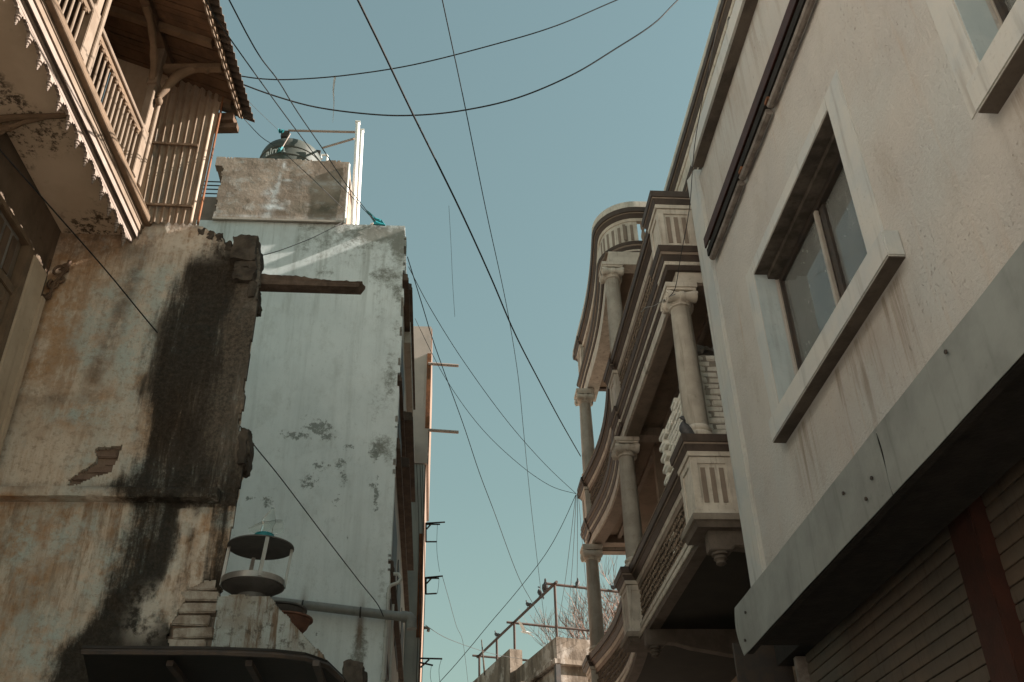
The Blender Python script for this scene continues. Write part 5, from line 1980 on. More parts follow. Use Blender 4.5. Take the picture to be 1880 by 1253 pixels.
rag('plastic_rag', 'teal plastic rag caught on the bar end above the water tank', [(511, 240), (514, 235), (520, 237), (522, 243), (517, 245), (512, 244)], YP + .48, 1)
rag('plastic_rag', 'teal plastic rag hanging in front of the lettering on the water tank', [(511, 272), (518, 269), (520, 274), (514, 281), (507, 278)], YP + .25, 2)
rag('plastic_rag', 'torn teal plastic rag tied to the wires on the pale wall top', [(672, 388), (678, 391), (690, 403), (700, 404), (708, 413), (708, 419), (686, 418), (689, 408), (680, 398)], YP - .05, 3)
M['ceramic'] = paint('glazed insulator', (0.50, 0.42, 0.36), (0.4, 0.33, 0.28), scale=20, rough=.4)
for i, px in enumerate((684, 697, 703)):
    q = PY(px, 412, YP + .1)
    o = MB().lathe([(.035, 0), (.045, .02), (.040, .04), (.022, .048), (.036, .060), (.036, .082), (.022, .09), (.030, .10), (.026, .118), (.01, .124)], (q[0], q[1], zt - .02), n=14).build('insulator', (M['ceramic'] if i == 0 else M['darkmetal']), None, smooth=True, ang=45)
    _props(o, ('pale insulator left of the torn teal rag on the pale wall top', 'dark insulator of the wall top directly above the torn teal rag', 'dark insulator of the wall top just right of the torn teal rag')[i], 'insulator', 'insulators on the pale wall top')

# ================================================================== farther building on the left
fb = thing('tall_narrow_building', 'tall pinkish building beyond the pale one, only its edge showing', 'building', (-.3, YF, 0))
M['pinkwall'] = paint('pinkish render', (0.48, 0.39, 0.335), (0.41, 0.34, 0.295), (0.14, 0.09, 0.06), .4, 2, .25, .9, 50)
M['bluewall'] = paint('bluish render', (0.40, 0.41, 0.38), (0.34, 0.35, 0.33), (0.14, 0.11, 0.09), .4, 2, .25, .9, 50)
xt = PY(792, 600, YF)
zs = PY(785, 851, YF)[2]
mb = MB()
mb.box((-8, YF, zs), (xt[0], YF + 2.6, xt[2]))
mb.build('upper_wall', M['pinkwall'], fb)
mb = MB()
mb.box((-8, YF + .03, 0), (xt[0] - .045, YF + 2.6, zs - .002))
mb.build('lower_wall', M['bluewall'], fb)
M['ochre'] = paint('orange ochre street front', (0.26, 0.17, 0.125), (0.2, 0.13, 0.095), scale=2)  # warm glow of the sunlit rim, put into the facing's colour
MB().box((xt[0] + .001, YF + .04, zs + .002), (xt[0] + .02, YF + 2.6, xt[2] - .02)).build('street_face', M['ochre'], fb)
MB().box((xt[0] - .044, YF + .06, 0), (xt[0] - .025, YF + 2.6, zs - .01)).build('street_face', M['ochre'], fb)
MB().box((xt[0] - .06, YF - .02, PY(787, 700, YF)[2] - 1.0), (xt[0] + .012, YF + .05, PY(787, 650, YF)[2])).build('corner_strip', M['rust'], fb)
MB().box((xt[0] - .10, YF - .0, PY(777, 1170, YF)[2]), (xt[0] - .03, YF + .06, PY(780, 980, YF)[2])).build('corner_strip', M['rust'], fb)
for py in (669, 791):
    a, b = PY(786, py - 1, YF - .04), PY(842, py + 3, YF - .04)
    MB().tube([a, b], .030, 10).build('spout', M['pinksteel'], fb, smooth=True)
mb = MB()
for px in (765, 771, 775):
    mb.tube([PY(px, 853, YF - .03), PY(px + 4, 960, YF - .05), PY(px + 5, 1100, YF - .03), PY(px - 1, 1260, YF - .03)], .006, 5)
mb.build('wall_wires', M['darkmetal'], fb)
mb = MB()
mb.tube([PY(778, 1153, YF), PY(785, 1153, YF), PY(787, 1155, YF), PY(786, 1160, YF)], .025, 8)
mb.build('spout', M['pinksteel'], fb, smooth=True)


def bracket(name, label, segs, y, r=.014):
    mb = MB()
    for a, b in segs:
        mb.tube([PY(a[0], a[1], y), PY(b[0], b[1], y)], r, 4)
    o = mb.build(name, M['rust' if 'rust' in label else 'darkmetal'], None)
    _props(o, label, 'wire bracket', 'wire brackets on the far street face')


bracket('wire_bracket', 'uppermost dark iron wire bracket, just below the two spouts', [((781, 961), (817, 959)), ((781, 963), (808, 963)), ((783, 972), (792, 962)), ((782, 961), (782, 996)), ((782, 995), (802, 995))], YF)
bracket('wire_bracket', 'middle iron wire bracket, between the other two on the far wall', [((781, 1061), (813, 1058)), ((781, 1062), (806, 1062)), ((783, 1072), (792, 1062)), ((782, 1060), (782, 1091)), ((781, 1091), (802, 1090))], YF)
bracket('wire_bracket', 'lowest iron wire bracket, near the bottom of the far wall', [((770, 1209), (812, 1210)), ((772, 1217), (795, 1222)), ((772, 1226), (788, 1211))], YF)

# ================================================================== wall with sloping top, cowl, bowls, awning (lower left)
lw = thing('sloping_wall', 'low stained wall with a top that slopes down to the right, under the metal cowl', 'wall', (-.9, 5.6, 0))
n = NT('blue white stained plaster')
c = n.mix(n.ramp(n.noise(4, 6, .65), .38, .62), (0.36, 0.39, 0.37), (0.28, 0.26, 0.22))
st = n.noise(1.0, 6, .72, n.map((15, 15, 1.6)))
c = n.mix(n.ramp(st, .46, .60), c, (0.16, 0.115, 0.08))
c = n.mix(n.math('MULTIPLY', n.ramp(n.noise(12, 7, .75), .52, .62), .8), c, (0.075, 0.065, 0.05))
c = n.mix(n.math('MULTIPLY', n.ramp(n.noise(1.0, 5, .7, n.map((20, 20, 1.5), (3, 3, 3))), .58, .68), .8), c, (0.47, 0.48, 0.45))
n.bump(n.noise(18, 6, .7), .7, .012)
M['lowwall'] = n.fin(c, .92, 0, .12)
YL = 5.75


def lpt(px, py):
    q = PY(px, py, YL)
    return (q[0] + 2, q[2])


outer = [lpt(*p) for p in ((372, 1300), (388, 1195), (394, 1150), (399, 1096), (440, 1093), (470, 1096), (497, 1096), (508, 1112), (530, 1136), (556, 1166), (590, 1200), (628, 1256), (660, 1300))]
gridwall('wall_face', outer, [], (-2, YL, 0), (1, 0, 0), (0, 0, 1), (0, -1, 0), .0105, .22, .008, M['lowwall'], lw, None, edge=.008, seed=31, rough=4)
mb = MB()
mb.prism([(p[0] - 2, YL + .03, p[1] - .03) for p in outer], (0, .19, 0))
mb.build('wall_core', M['lowwall'], lw)
# dark stub at the foot, right
q0 = PY(628, 1240, 6.0)
o = lump('parapet_stub', PY(624, 1300, 6.0), PY(672, 1234, 6.25) + np.array([0, .1, 0]), M['pier'], lw, 77)
# metal cowl: dish, four legs, round cap
CC = PY(463, 1083, YL + .10)
cw = thing('roof_cowl', 'round metal vent cowl with four legs and a flat cap on the sloping wall', 'vent cowl', (CC[0], YL + .1, CC[2] - .03))
M['steel'] = paint('dull sheet steel', (0.34, 0.325, 0.30), (0.24, 0.225, 0.205), (0.09, 0.07, 0.05), .5, 8, .15, .42, 45, metal=.55)
M['steeldark'] = paint('sooted sheet steel', (0.11, 0.105, 0.098), (0.075, 0.07, 0.065), (0.03, 0.026, 0.02), .5, 7, .2, .6, 40, metal=.3)  # darker steel for the cowl's dish, neck and cap, and one bowl
cx, cy = CC[0], YL + .10
zb = PY(463, 1078, YL + .1)[2]
zc_ = PY(472, 1008, YL + .1)[2] + .012
rb_, rc_ = .184, .200
MB().lathe([(rb_ - .006, .002), (rb_ + .004, .0), (rb_ + .004, .036), (rb_ - .002, .036), (rb_ - .006, .006)], (cx, cy, zb), n=44, cap=False).build('dish_rim', M['steel'], cw, smooth=True, ang=40)
MB().lathe([(.09, -.058), (rb_ - .03, -.020), (rb_ - .006, -.004), (rb_ - .006, .004), (.05, -.02)], (cx, cy, zb), n=40).build('dish', M['steeldark'], cw, smooth=True, ang=40)
MB().lathe([(.085, -.14), (.09, -.05)], (cx, cy, zb), n=24).build('neck', M['steeldark'], cw, smooth=True)
MB().lathe([(.02, .03), (rc_ * .55, .018), (rc_, .0), (rc_, -.008), (rc_ * .55, .008), (.02, .012)], (cx + .02, cy, zc_), n=44).build('cap', M['steeldark'], cw, smooth=True, ang=40)
for a in (-1.22, .18, 1.95, 3.18):
    p = np.array([cx + math.cos(a) * rb_, cy + math.sin(a) * rb_, zb + .005])
    q = np.array([cx + .02 + math.cos(a) * (rc_ - .012), cy + math.sin(a) * (rc_ - .012), zc_])
    t = np.array([-math.sin(a), math.cos(a), 0])
    MB().obox((p + q) / 2, t * .011, (q - p) / 2, np.array([math.cos(a), math.sin(a), 0]) * .009).build('leg', M['steel'], cw)
# bottle-like clear plastic bundle with a teal band on the cap
bt = thing('plastic_bottle', 'crushed clear plastic bottle with a teal band, lying on the cowl cap', 'bottle', (cx + .02, cy, zc_ + .03))
MB().lathe([(.054, .0), (.060, .004), (.060, .042), (.056, .046), (.056, .01)], (cx + .035, cy - .02, zc_ + .026), n=28).build('teal_band', M['teal'], bt, smooth=True, ang=40)
n = NT('clear plastic')
n.b.inputs['Transmission Weight'].default_value = .94
n.b.inputs['IOR'].default_value = 1.12
M['clear'] = n.fin((0.86, 0.90, 0.88), .25, 0, .4)
mb = MB()
mb.lathe([(.01, -.14), (.040, -.13), (.046, -.09), (.040, -.05), (.046, -.01), (.030, .03), (.014, .06), (.014, .075), (.01, .076)], (cx + .01, cy - .01, zc_ + .115), (-.85, -.1, -.15), 14)
mb.lathe([(.030, -.03), (.040, .0), (.034, .05), (.044, .08), (.03, .12), (.012, .16), (.012, .175), (.004, .176)], (cx + .04, cy, zc_ + .09), (.12, .1, 1), 12)
mb.build('clear_body', M['clear'], bt, smooth=True, ang=60)
M['terracotta'] = paint('dusty terracotta', (0.18, 0.085, 0.055), (0.12, 0.06, 0.042), (0.05, 0.03, 0.022), .4, 10, .3, .85, 40)
for i, (px, py, r, mt) in enumerate(((524, 1122, .155, 'steeldark'), (533, 1140, .16, 'terracotta'))):
    q = PY(px, py, YL + .45)
    mb = MB()
    mb.lathe([(r * .35, -.10), (r * .62, -.085), (r * .86, -.045), (r * .97, -.004), (r * 1.06, .0), (r * 1.06, .010), (r * .95, .008), (r * .82, -.04), (r * .55, -.075), (.01, -.085)], (q[0] - .03, q[1], q[2]), n=30)
    o = mb.build('bowl', M[mt], None, smooth=True, ang=45)
    _props(o, ('dark metal bowl on the slope of the low wall, above a brown one', 'brown clay bowl tucked beneath the dark bowl on the low wall')[i], 'bowl', 'bowls behind the sloping wall')
# awning
aw = thing('sheet_awning', 'dark sheet-metal awning seen from beneath, bottom left', 'awning', (-1.0, 4.5, 2.9))
mb = MB()
zA = 2.9
ap = [PZ(px, py, zA) for px, py in ((150, 1190), (390, 1192), (500, 1197), (560, 1205), (600, 1222), (627, 1254))]
poly = [(p[0], p[1]) for p in ap] + [(ap[-1][0] + .05, YL - .02), (PZ(260, 1390, zA)[0], YL - .02)]
zz = lambda y: zA + (y - 4.5) * .05
mb.prism([(x, y, zz(y)) for x, y in poly], (0, 0, .012))
M['blacksheet'] = paint('sooty sheet', (0.010, 0.009, 0.0075), (0.015, 0.013, 0.011), (0.02, 0.015, 0.01), .4, 5, .2, .7, 40)
mb.build('sheet', M['blacksheet'], aw)
mb = MB()
fr_ = [(p[0], p[1], zz(p[1])) for p in ap]
mb.tube([np.array(p) + np.array([0, .012, -.012]) for p in fr_], .014, 6)
mb.build('front_rim', M['darkmetal'], aw, smooth=True)
for x in (-1.2, -.85, -.55):
    MB().box((x - .015, 4.62, 2.86), (x + .015, YL - .03, 2.885)).build('rib', M['darkmetal'], aw)

# ================================================================== building at the end of the lane
CE = PY(1020, 1169, 24.0)
ez = CE[2]
er = np.array([math.sin(math.radians(72.7)), math.cos(math.radians(72.7)), 0])
el = np.array([-math.sin(math.radians(14.5)), math.cos(math.radians(14.5)), 0])
C0 = np.array([CE[0], CE[1], 0])
eb = thing('end_building', 'weathered flat-roofed building at the far end of the lane, pipe frame on top', 'building', tuple(C0))


def mat_end():
    n = NT('weathered ochre render')
    c = n.mix(n.ramp(n.noise(.9, 6, .62), .35, .65), (0.26, 0.205, 0.16), (0.17, 0.13, 0.10))
    c = n.mix(n.math('MULTIPLY', n.ramp(n.noise(1.3, 7, .7, n.map((1, 1, 1), (3, 5, 2))), .5, .58), .75), c, (0.40, 0.345, 0.30))
    c = n.mix(n.math('MULTIPLY', n.ramp(n.noise(1.0, 6, .7, n.map((3, 3, .6))), .46, .62), .75), c, (0.085, 0.062, 0.045))
    c = n.mix(n.math('MULTIPLY', n.ramp(n.noise(9, 4, .7), .66, .72), .7), c, (0.5, 0.46, 0.4))
    n.bump(n.noise(7, 6, .65), .6, .03)
    return n.fin(c, .92, 0, .12)


M['end'] = mat_end()


def ebox(mb, r0, r1, l0, l1, z0, z1):
    vs = [C0 + er * r + el * l + ZUP * z for z in (z0, z1) for r, l in ((r0, l0), (r1, l0), (r1, l1), (r0, l1))]
    return mb.add(vs, [(0, 3, 2, 1), (4, 5, 6, 7), (0, 1, 5, 4), (1, 2, 6, 5), (2, 3, 7, 6), (3, 0, 4, 7)])


mb = MB()
ebox(mb, .02, 7, .02, 9, 0, ez - .55)
mb.build('wall', M['end'], eb)
mb = MB()
ebox(mb, .0, 7.05, -.0, .22, ez - .548, ez)
ebox(mb, .0, .22, .221, 9, ez - .548, ez)
mb.build('parapet', M['end'], eb, bevel=.012)
mb = MB()
ebox(mb, -.12, 7.1, -.14, .019, ez - .70, ez - .56)
ebox(mb, -.14, -.001, .02, 9, ez - .70, ez - .56)
mb.build('cornice', M['end'], eb, bevel=.02)
# raised parapet on the lane side, beyond


def on_l(px, py, r=0.0):
    p = PP(px, py, C0 + er * r, er - el * np.dot(er, el))
    return np.dot(p - C0 - er * r, el) / 1.0, p[2]


la, za = on_l(945, 1192)
lb, zb2 = on_l(880, 1248)
mb = MB()
ebox(mb, -.16, .22, la, la + 7, ez - .5, za)
mb.build('raised_parapet', M['end'], eb, bevel=.015)
mb = MB()
q = PY(962, 1234, 22.5)
ebox(mb, -1.1, -.15, -.4, 3.0, 0, q[2])
mb.build('lean_to', M['end'], eb, bevel=.02)
MB().obox(C0 - er * .02 + el * .0 + ZUP * (ez - 1.6) - el * .08, er * .06, el * .06, ZUP * .9).build('rain_pipe', M['darkmetal'], eb)

# pipe frame over its roof
M['pipe'] = paint('rust brown pipe', (0.085, 0.05, 0.038), (0.06, 0.038, 0.03), scale=6)
fx = thing('pipe_frame', 'rusty pipe frame with cross rails standing on the end roof', 'frame', tuple(C0 + ZUP * ez))
lz = lambda px, py: on_l(px, py, .12)
tops = []
for px, pt, pbm in ((1018, 1070, 1185), (944, 1144, 1205), (912, 1174, 1225), (880, 1204, 1262)):
    l_, z_ = lz(px, pt)
    tops.append((l_, z_))
hz = np.mean([t[1] for t in tops])
for l_, z_ in tops:
    p = C0 + er * .12 + el * l_
    MB().tube([p + ZUP * (ez - .35), p + ZUP * hz], .034, 6).build('post', M['pipe'], fx)
pa, pbx = C0 + er * .12 + el * (tops[0][0] - .15) + ZUP * hz, C0 + er * .12 + el * (tops[-1][0] + .2) + ZUP * hz
MB().tube([pa, pbx], .038, 6).build('long_rail', M['pipe'], fx)
for i in (0, 1, 3):
    p = C0 + er * -.1 + el * tops[i][0] + ZUP * (hz - .02)
    MB().tube([p, p + er * 5.0], .034, 6).build('cross_rail', M['pipe'], fx)
    p = C0 + er * 3.2 + el * tops[i][0]
    MB().tube([p + ZUP * (ez - .4), p + ZUP * hz], .034, 6).build('post', M['pipe'], fx)
    if i == 1:
        MB().tube([p + ZUP * hz, p - er * 1.0 + ZUP * (ez + .2)], .03, 6).build('brace', M['pipe'], fx)
a = PP(884, 1175, C0 + er * .1, er)
b = PP(890, 1240, C0 + er * .1, er)
o = MB().tube([a, b], [.015, .03], 6).build('bamboo_pole', M['rotwood'], None)
_props(o, 'thin leaning bamboo pole beside the far left post of the pipe frame', 'pole')

# ---------------- bare tree behind
tr_ = thing('bare_tree', 'leafless tree with fine reddish twigs behind the end building', 'tree', (PY(1124, 1165, 33)[0], 33, 0))
M['bark'] = paint('grey bark', (0.16, 0.115, 0.085), (0.11, 0.08, 0.06), scale=8, bump=.6, fine=30)
M['twig'] = paint('reddish twigs', (0.20, 0.115, 0.085), (0.26, 0.17, 0.13), scale=4, bump=.1)
rg = random.Random(12)
tb = ORG[tr_.name]
trunk, limbs, twigs = MB(), MB(), MB()
zt_ = PY(1110, 1168, 33)[2]
trunk.tube([tb, tb + ZUP * 4 + np.array([.1, 0, 0]), tb + ZUP * (zt_ - 3.0)], [.32, .26, .2], 10)
trunk.build('trunk', M['bark'], tr_, smooth=True)


def grow(p, d, ln, r, depth):
    pts = [p]
    dd = d / np.linalg.norm(d)
    for i in range(4):
        dd = dd + np.array([rg.uniform(-.16, .16), rg.uniform(-.16, .16), rg.uniform(-.06, .14)])
        dd /= np.linalg.norm(dd)
        pts.append(pts[-1] + dd * ln / 4)
    (limbs if depth > 2 else twigs).tube(pts, [r * (1 - .14 * i) for i in range(5)], 5 if depth > 2 else 3, cap=False)
    if depth == 0:
        return
    for k in range(4 if depth > 1 else 4):
        i = rg.choice((2, 3, 4, 4))
        nd = dd + np.array([rg.uniform(-.75, .75), rg.uniform(-.75, .75), rg.uniform(-.15, .5)])
        grow(pts[i], nd, ln * rg.uniform(.62, .82), max(r * .58, .0075), depth - 1)


for k in range(7):
    a = k * .9
    grow(tb + ZUP * (zt_ - 3.0 - .2 * k), np.array([math.cos(a) * .62 + .12, math.sin(a) * .6, 1.0]), 2.05, .06, 4)
limbs.build('limbs', M['bark'], tr_)
twigs.build('twigs', M['twig'], tr_)

# ================================================================== birds
M['pigeon'] = paint('slate pigeon feathers', (0.045, 0.043, 0.045), (0.075, 0.07, 0.07), (0.02, 0.02, 0.02), .3, 25, .3, .6, 70)
M['beak'] = paint('dark horn', (0.03, 0.026, 0.022), scale=10)
M['whitefeather'] = paint('pale feathers', (0.62, 0.62, 0.60), (0.5, 0.5, 0.48), scale=14, bump=.2)


def loft(mb, rings, n=12):
    vs, fs = [], []
    for c, rx, rz_, tilt in rings:
        for k in range(n):
            a = 2 * math.pi * k / n
            vs.append(np.array(c) + np.array([0, math.cos(a) * rx, 0]) + np.array([-math.sin(tilt), 0, math.cos(tilt)]) * math.sin(a) * rz_)
    m = len(rings)
    for i in range(m - 1):
        for k in range(n):
            k2 = (k + 1) % n
            fs.append((i * n + k, i * n + k2, (i + 1) * n + k2, (i + 1) * n + k))
    fs.append(tuple(range(n))[::-1])
    fs.append(tuple((m - 1) * n + k for k in range(n)))
    return mb.add(vs, fs)


def bird_meshes(upright):
    t = upright
    ca, sa = math.cos(t), math.sin(t)

    def P(x, z):
        return (x * ca - z * sa, 0, x * sa + z * ca + .085)
    mb = MB()
    rings = [(-.185, -.012, .020, .006), (-.14, -.008, .028, .010), (-.10, -.004, .034, .024), (-.06, 0, .048, .042), (-.01, .002, .058, .055), (.04, .008, .054, .054), (.075, .024, .042, .044), (.095, .05, .028, .032)]
    loft(mb, [(P(x, z), a, b, t) for x, z, a, b in rings] + [((P(.100, .078)[0], 0, P(.10, .078)[2]), .022, .024, 0.0), ((P(.10, .078)[0] + .012, 0, P(.10, .078)[2] + .022), .024, .026, 0.2), ((P(.10, .078)[0] + .034, 0, P(.10, .078)[2] + .034), .018, .020, 0.4), ((P(.10, .078)[0] + .048, 0, P(.10, .078)[2] + .034), .006, .008, 0.4)])
    body = mb.mesh('body', smooth=True, ang=80)
    hx, hz_ = P(.10, .078)[0] + .046, P(.10, .078)[2] + .034
    bk = MB().tube([(hx, 0, hz_), (hx + .016, 0, hz_ - .003), (hx + .024, 0, hz_ - .010)], [.006, .004, .001], 6).mesh('beak')
    ws = []
    for s in (-1, 1):
        m2 = MB()
        rr = [(-.17, .012, .004, .010), (-.11, .014, .007, .026), (-.05, .012, .011, .040), (.01, .014, .012, .044), (.05, .020, .007, .026)]
        loft(m2, [((P(x, z)[0], s * (.052 if x > -.08 else .040 if x > -.13 else .022), P(x, z)[2]), a, b, t) for x, z, a, b in rr], 8)
        ws.append(m2.mesh('wing', smooth=True, ang=80))
    lg = []
    for s in (-1, 1):
        m2 = MB()
        m2.tube([(0.0, s * .022, .045), (.004, s * .022, .004)], [.009, .004], 6)
        for a in (-.5, 0, .5):
            m2.tube([(.004, s * .022, .004), (.030 * math.cos(a), s * .022 + .030 * math.sin(a), .003)], .0025, 4)
        m2.tube([(.004, s * .022, .004), (-.016, s * .022, .003)], .0025, 4)
        lg.append(m2.mesh('leg'))
    for m_, mt in [(body, 'pigeon'), (bk, 'beak')] + [(w, 'pigeon') for w in ws] + [(l, 'beak') for l in lg]:
        m_.materials.append(M[mt])
    return body, bk, ws, lg


BM = bird_meshes(1.0)
BM2 = bird_meshes(.30)


def bird(name, label, loc, rot, sc, bm, group=None):
    o = thing(name, label, 'bird', loc, group)
    o.rotation_euler = (0, 0, rot)
    o.scale = (sc,) * 3
    body, bk, ws, lg = bm
    for nm, me in (('body', body), ('beak', bk), ('wing', ws[0]), ('wing', ws[1]), ('leg', lg[0]), ('leg', lg[1])):
        c = bpy.data.objects.new(nm, me)
        COL.objects.link(c)
        c.parent = o
    return o


pgx = PY(1256, 804, 8.10)
bird('pigeon', 'dark pigeon perched at the column foot on the nearest white pier', (2.275, 8.10, 5.893), math.radians(165), .92, BM)


def rail_at(px):
    best = None
    for t in np.linspace(0, 1, 400):
        p = pa + (pbx - pa) * t
        c = R.T @ (p - EYE)
        x = PPX + FPX * c[0] / c[2]
        if best is None or abs(x - px) < best[0]:
            best = (abs(x - px), p)
    return best[1] + ZUP * .036


rl = math.atan2(el[1], el[0])
bird('perched_bird', 'dark bird standing highest on the sloping-looking long rail, next to its top corner', tuple(rail_at(1001)), rl + 2.9, 1.25, BM2, 'birds perched on the pipe frame')
bird('perched_bird', 'dark upright bird on the long rail, second from the top corner', tuple(rail_at(991)), rl + 1.2, 1.05, BM, 'birds perched on the pipe frame')
bird('perched_bird', 'small bird on the long rail, halfway between the two tallest posts', tuple(rail_at(970)), rl + .2, .95, BM2, 'birds perched on the pipe frame')
bird('perched_bird', 'lowest bird, over the short second post from the left', tuple(rail_at(912)), rl + .2, .95, BM2, 'birds perched on the pipe frame')


def on_cross(i, px):
    best = None
    for t in np.linspace(0, 5, 500):
        p = C0 - er * .1 + el * tops[i][0] + ZUP * (hz - .02) + er * t
        c = R.T @ (p - EYE)
        x = PPX + FPX * c[0] / c[2]
        if best is None or abs(x - px) < best[0]:
            best = (abs(x - px), p)
    return best[1] + ZUP * .03


bird('perched_bird', 'bird sitting on the near cross rail, among the hanging wires', tuple(on_cross(0, 1061)), 1.0, .85, BM, 'birds perched on the pipe frame')
bird('perched_bird', 'bird on the near cross rail at its right end, right of the column', tuple(on_cross(0, 1126)), 2.2, .85, BM2, 'birds perched on the pipe frame')
bird('perched_bird', 'bird on the lower cross rail, close to the far column', tuple(on_cross(1, 1085)), 2.6, .95, BM, 'birds perched on the pipe frame')
# gull-like pale bird in flight
fp = PY(965, 1161, 21.5)
fbd = thing('flying_bird', 'pale bird in flight with spread wings under the pipe frame', 'bird', tuple(fp))
mb = MB()
loft(mb, [((fp[0] + x, fp[1], fp[2] + z), a, b, 0) for x, z, a, b in ((-.02 - .18, .02, .01, .01), (-.13, .01, .03, .03), (-.03, 0, .055, .05), (.08, -.012, .05, .045), (.16, -.02, .025, .02), (.24, -.03, .04, .006), (.27, -.032, .04, .004))], 10)
mb.v = [tuple(fp + (np.array(q) - fp) * .55) for q in mb.v]
mb.build('body', M['whitefeather'], fbd, smooth=True, ang=80)
for sg, tipx, tipz in ((-1, -.30, .30), (1, .34, -.02)):
    mb = MB()
    root = fp + np.array([-.05, sg * .03, .02])
    mid = fp + np.array([-.05 + tipx * .5, sg * .28, .05 + tipz * .55])
    tip = fp + np.array([tipx, sg * .50, tipz])
    ch = [.15, .13, .03]
    vs = []
    for p, c_ in zip((root, mid, tip), ch):
        for dx, dz in ((-c_ * .45, 0), (0, .012), (c_ * .55, -.01), (0, -.006)):
            vs.append(p + np.array([dx, 0, dz]))
    fs = [(i * 4 + k, i * 4 + (k + 1) % 4, (i + 1) * 4 + (k + 1) % 4, (i + 1) * 4 + k) for i in range(2) for k in range(4)] + [(0, 1, 2, 3), (8, 9, 10, 11)]
    mb.add([fp + (q - fp) * .58 for q in vs], fs)
    mb.build('wing', M['whitefeather'], fbd, smooth=True, ang=60)

# ================================================================== cables
M['cable'] = paint('black cable', (0.012, 0.013, 0.014), (0.02, 0.02, 0.02), scale=10, bump=0, rough=.6)
M['cable2'] = paint('dusty cable', (0.045, 0.043, 0.042), (0.06, 0.055, 0.05), scale=10, bump=0, rough=.7)
M['kite'] = paint('pale kite thread', (0.30, 0.30, 0.29), scale=10, bump=0)


def spline(pts, n=8):
    out = []
    P = [np.array(p, float) for p in pts]
    for i in range(len(P) - 1):
        p0, p1, p2, p3 = P[max(i - 1, 0)], P[i], P[i + 1], P[min(i + 2, len(P) - 1)]
        for k in range(n):
            t = k / n
            out.append(.5 * (2 * p1 + (p2 - p0) * t + (2 * p0 - 5 * p1 + 4 * p2 - p3) * t * t + (3 * p1 - p0 - 3 * p2 + p3) * t ** 3))
    out.append(P[-1])
    return out


def cable(label, pts, A, B, r=.006, mat='cable', ext=(0, 0), name='cable', group='wires strung across the lane'):
    """wire in the vertical plane through its two fixings A and B (plan positions)"""
    A, B = np.array(A[:2], float), np.array(B[:2], float)
    t = (B - A) / np.linalg.norm(B - A)
    nrm = (-t[1], t[0], 0)
    W = [PP(px, py, (A[0], A[1], 0), nrm) for px, py in pts]
    if ext[0]:
        W.insert(0, W[0] + (W[0] - W[1]) / np.linalg.norm(W[0] - W[1]) * ext[0])
    if ext[1]:
        W.append(W[-1] + (W[-1] - W[-2]) / np.linalg.norm(W[-1] - W[-2]) * ext[1])
    o = MB().tube(spline(W), r, 5).build(name, M[mat], None, smooth=True, ang=80)
    return _props(o, label, 'wire', group)


INS = PZ(1058, 907, 8.8)
cable('thick black cable running from top centre to the right balcony column', [(657, 0), (700, 88), (760, 214), (842, 380), (900, 507), (945, 612), (990, 700), (1030, 775), (1066, 838)], PY(657, 0, 4.5), (2.3, 15.0), .0085, ext=(3, 0))
cable('thin straight black wire from top centre down to the end building', [(812, 0), (850, 178), (893, 390), (930, 562), (951, 690), (962, 800), (975, 930), (990, 1060), (1003, 1168)], PY(812, 0, 5.0), PY(1003, 1168, 23.5), .005, ext=(3, 0))
cable('upper of two black wires sagging across the sky from the left eave', [(430, 138), (480, 145), (540, 146), (640, 138), (760, 119), (900, 84), (1020, 48), (1138, -2)], PY(430, 138, 6.15), PX(1300, -90, 2.6), .006, ext=(0, 2.0))
cable('lower black cable sagging deep across the sky from the left eave', [(432, 150), (500, 175), (580, 197), (680, 210), (760, 212), (850, 203), (950, 180), (1050, 138), (1130, 90), (1200, 44), (1247, -2)], PY(432, 150, 6.15), PX(1330, -120, 2.6), .0068, ext=(0, 1.2))
cable('left of two wires running down from the roof eave to the torn teal rag', [(372, -10), (398, 36), (470, 138), (540, 234), (600, 312), (650, 366), (690, 408)], PY(372, -10, 3.8), PY(690, 408, YP), .0045, ext=(1.5, 0))
cable('right one of the two wires running down the sky to the torn teal rag', [(418, -5), (455, 66), (480, 108), (512, 150), (545, 204), (590, 270), (640, 345), (692, 410)], PY(418, -5, 3.9), PY(692, 410, YP), .0048, ext=(1.5, 0))
cable('faint thread from the eave to the rag above the tank', [(432, 160), (470, 200), (512, 240)], PY(432, 160, 6.2), PY(512, 240, YP + .4), .0025, 'cable2', name='thread', group=None)
cable('faint thread crossing the tank and the roof box down to the right', [(446, 216), (480, 252), (515, 276), (575, 330), (635, 388)], PY(446, 216, 6.2), PY(635, 388, YP - .1), .0035, 'cable2', name='thread', group=None)
cable('dark wire slanting over the stained wall down to the drain pipe', [(-12, 262), (10, 287), (55, 338), (110, 400), (200, 503), (300, 624), (432, 772), (470, 822), (520, 884), (600, 990), (660, 1068), (692, 1108), (704, 1132)], PY(-12, 262, 4.4), PY(704, 1132, YP - .15), .005)
cable('wire hanging from the pale wall corner down to the end building', [(748, 472), (775, 560), (800, 640), (850, 778), (880, 868), (908, 942), (950, 1055), (978, 1108), (1003, 1155)], PY(748, 472, YP + .05), PY(1003, 1155, 23.5), .006, 'cable')
cable('upper slack wire from the pale wall corner to the balcony wire knot', [(750, 490), (790, 566), (850, 662), (930, 772), (1000, 852), (1058, 907)], PY(750, 490, YP + .1), INS, .0045, 'cable2')
cable('lower slack wire from the far left facade to the balcony wire knot', [(762, 585), (815, 690), (880, 782), (950, 850), (1010, 892), (1058, 907)], PY(762, 585, YP + 3), INS, .0045, 'cable2')
cable('long slack wire curving from the balcony knot to the bottom left', [(1057, 909), (1030, 968), (1000, 1020), (950, 1085), (895, 1150), (868, 1183), (835, 1222), (806, 1254)], INS, PY(790, 1275, YF - .1), .0055, 'cable2', ext=(0, .5))
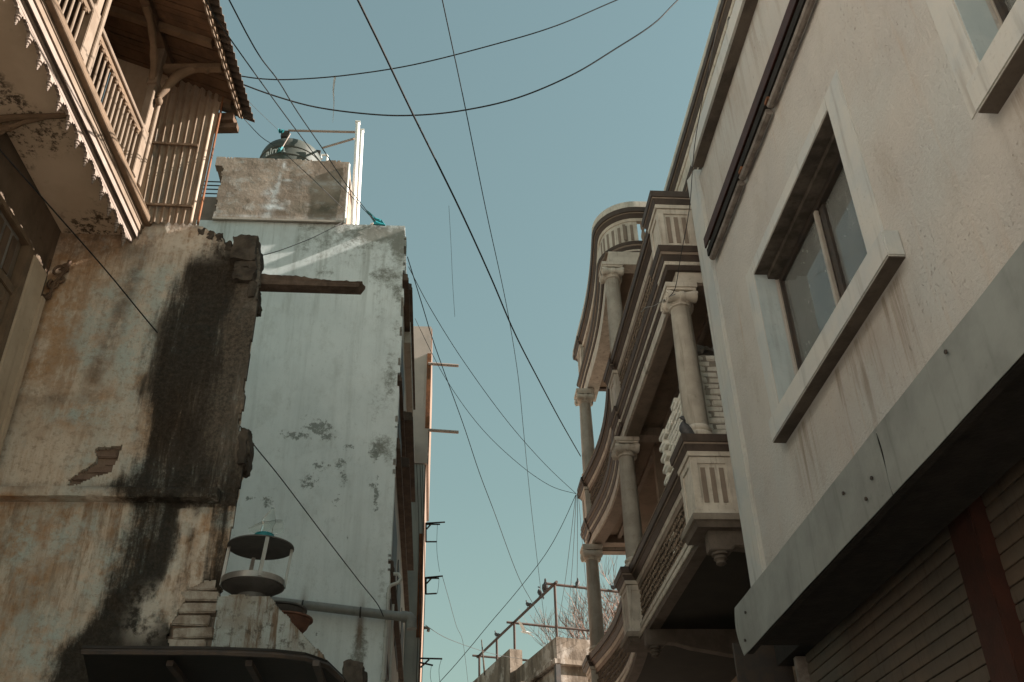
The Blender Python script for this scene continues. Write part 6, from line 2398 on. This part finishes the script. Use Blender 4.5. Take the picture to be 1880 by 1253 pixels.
for i, (pts, lb_) in enumerate(((((1057, 909), (1045, 1010), (1035, 1085), (1020, 1172)), 'leftmost of the four wires dropping steeply from the balcony knot'),
                              (((1058, 909), (1052, 1020), (1046, 1100), (1042, 1180)), 'second from the left of the four wires below the balcony knot'),
                              (((1060, 909), (1060, 1030), (1058, 1110), (1057, 1190)), 'third, vertical wire of the four below the balcony knot'),
                              (((1062, 909), (1072, 1030), (1080, 1110), (1085, 1150)), 'rightmost of the four wires dropping from the balcony knot'))):
    cable(lb_, pts, INS, PY(*pts[-1], 24.0 + .2 * i), .005, 'cable2', group='wires dropping from the balcony knot')
cable('thin wire rising from the low spout to the end building roof', [(781, 1148), (820, 1172), (880, 1194), (920, 1204), (968, 1212)], PY(781, 1148, YF), PY(968, 1212, 25), .005, 'cable2')
cable('faint slack wire hanging below the lowest bracket', [(812, 1058), (824, 1100), (838, 1150), (850, 1180), (860, 1260)], PY(812, 1058, YF), PY(870, 1280, 24), .004, 'cable2', name='thread', group=None)
cable('thin wire on the pale wall from the crumbling pier up to the roof box', [(478, 470), (520, 458), (580, 434), (628, 409)], PY(478, 470, YD + .2), PY(628, 409, YP - .05), .004, 'cable2', group=None)
cable('thin wire dangling past the nearest column capital on the right', [(1318, 40), (1300, 130), (1276, 262), (1266, 380), (1250, 470), (1240, 528), (1228, 546)], PX(1318, 40, 2.46), PY(1228, 546, 8.0) + np.array([.0, 0, 0]), .004, 'cable', group=None)
cable('pale curled wire end tied round the nearest column capital', [(1240, 540), (1222, 549), (1200, 562), (1186, 565), (1178, 573)], PY(1240, 540, 7.98), PY(1178, 573, 8.9), .004, 'kite', group=None)
cable('loose thread hanging alone in the middle of the sky', [(824, 378), (828, 450), (831, 520), (835, 582)], PY(824, 378, 9), PY(836, 582, 9.3), .0022, 'cable2', name='thread', group=None)
# kite tail caught on the upper wire
tl_ = [PY(px, py, 7.0) for px, py in ((615, 140), (612, 165), (613, 190), (611, 226))]
o = MB().tube(spline(tl_, 6), [.012 - .0006 * i for i in range(19)], 5, flat=.4).build('kite_tail', M['kite'], None)
_props(o, 'pale kite tail dangling from the upper sagging wire', 'kite tail')
# little thread hooks and droppers on the far brackets
for i, (pts, lb_) in enumerate((([(803, 962), (802, 1010), (807, 1050)], 'slack dropper between the uppermost and middle brackets'),
                              ([(806, 1062), (805, 1076), (803, 1090)], 'short dropper within the middle bracket'),
                              ([(810, 1212), (806, 1230), (808, 1258)], 'dropper at the tip of the lowest bracket'),
                              ([(792, 1222), (790, 1240), (793, 1258)], 'dropper close to the wall under the lowest bracket'))):
    cable(lb_, pts, PY(*pts[0], YF), PY(pts[-1][0] + 6, pts[-1][1], YF + .3), .0035, 'cable2', name='thread', group=None)
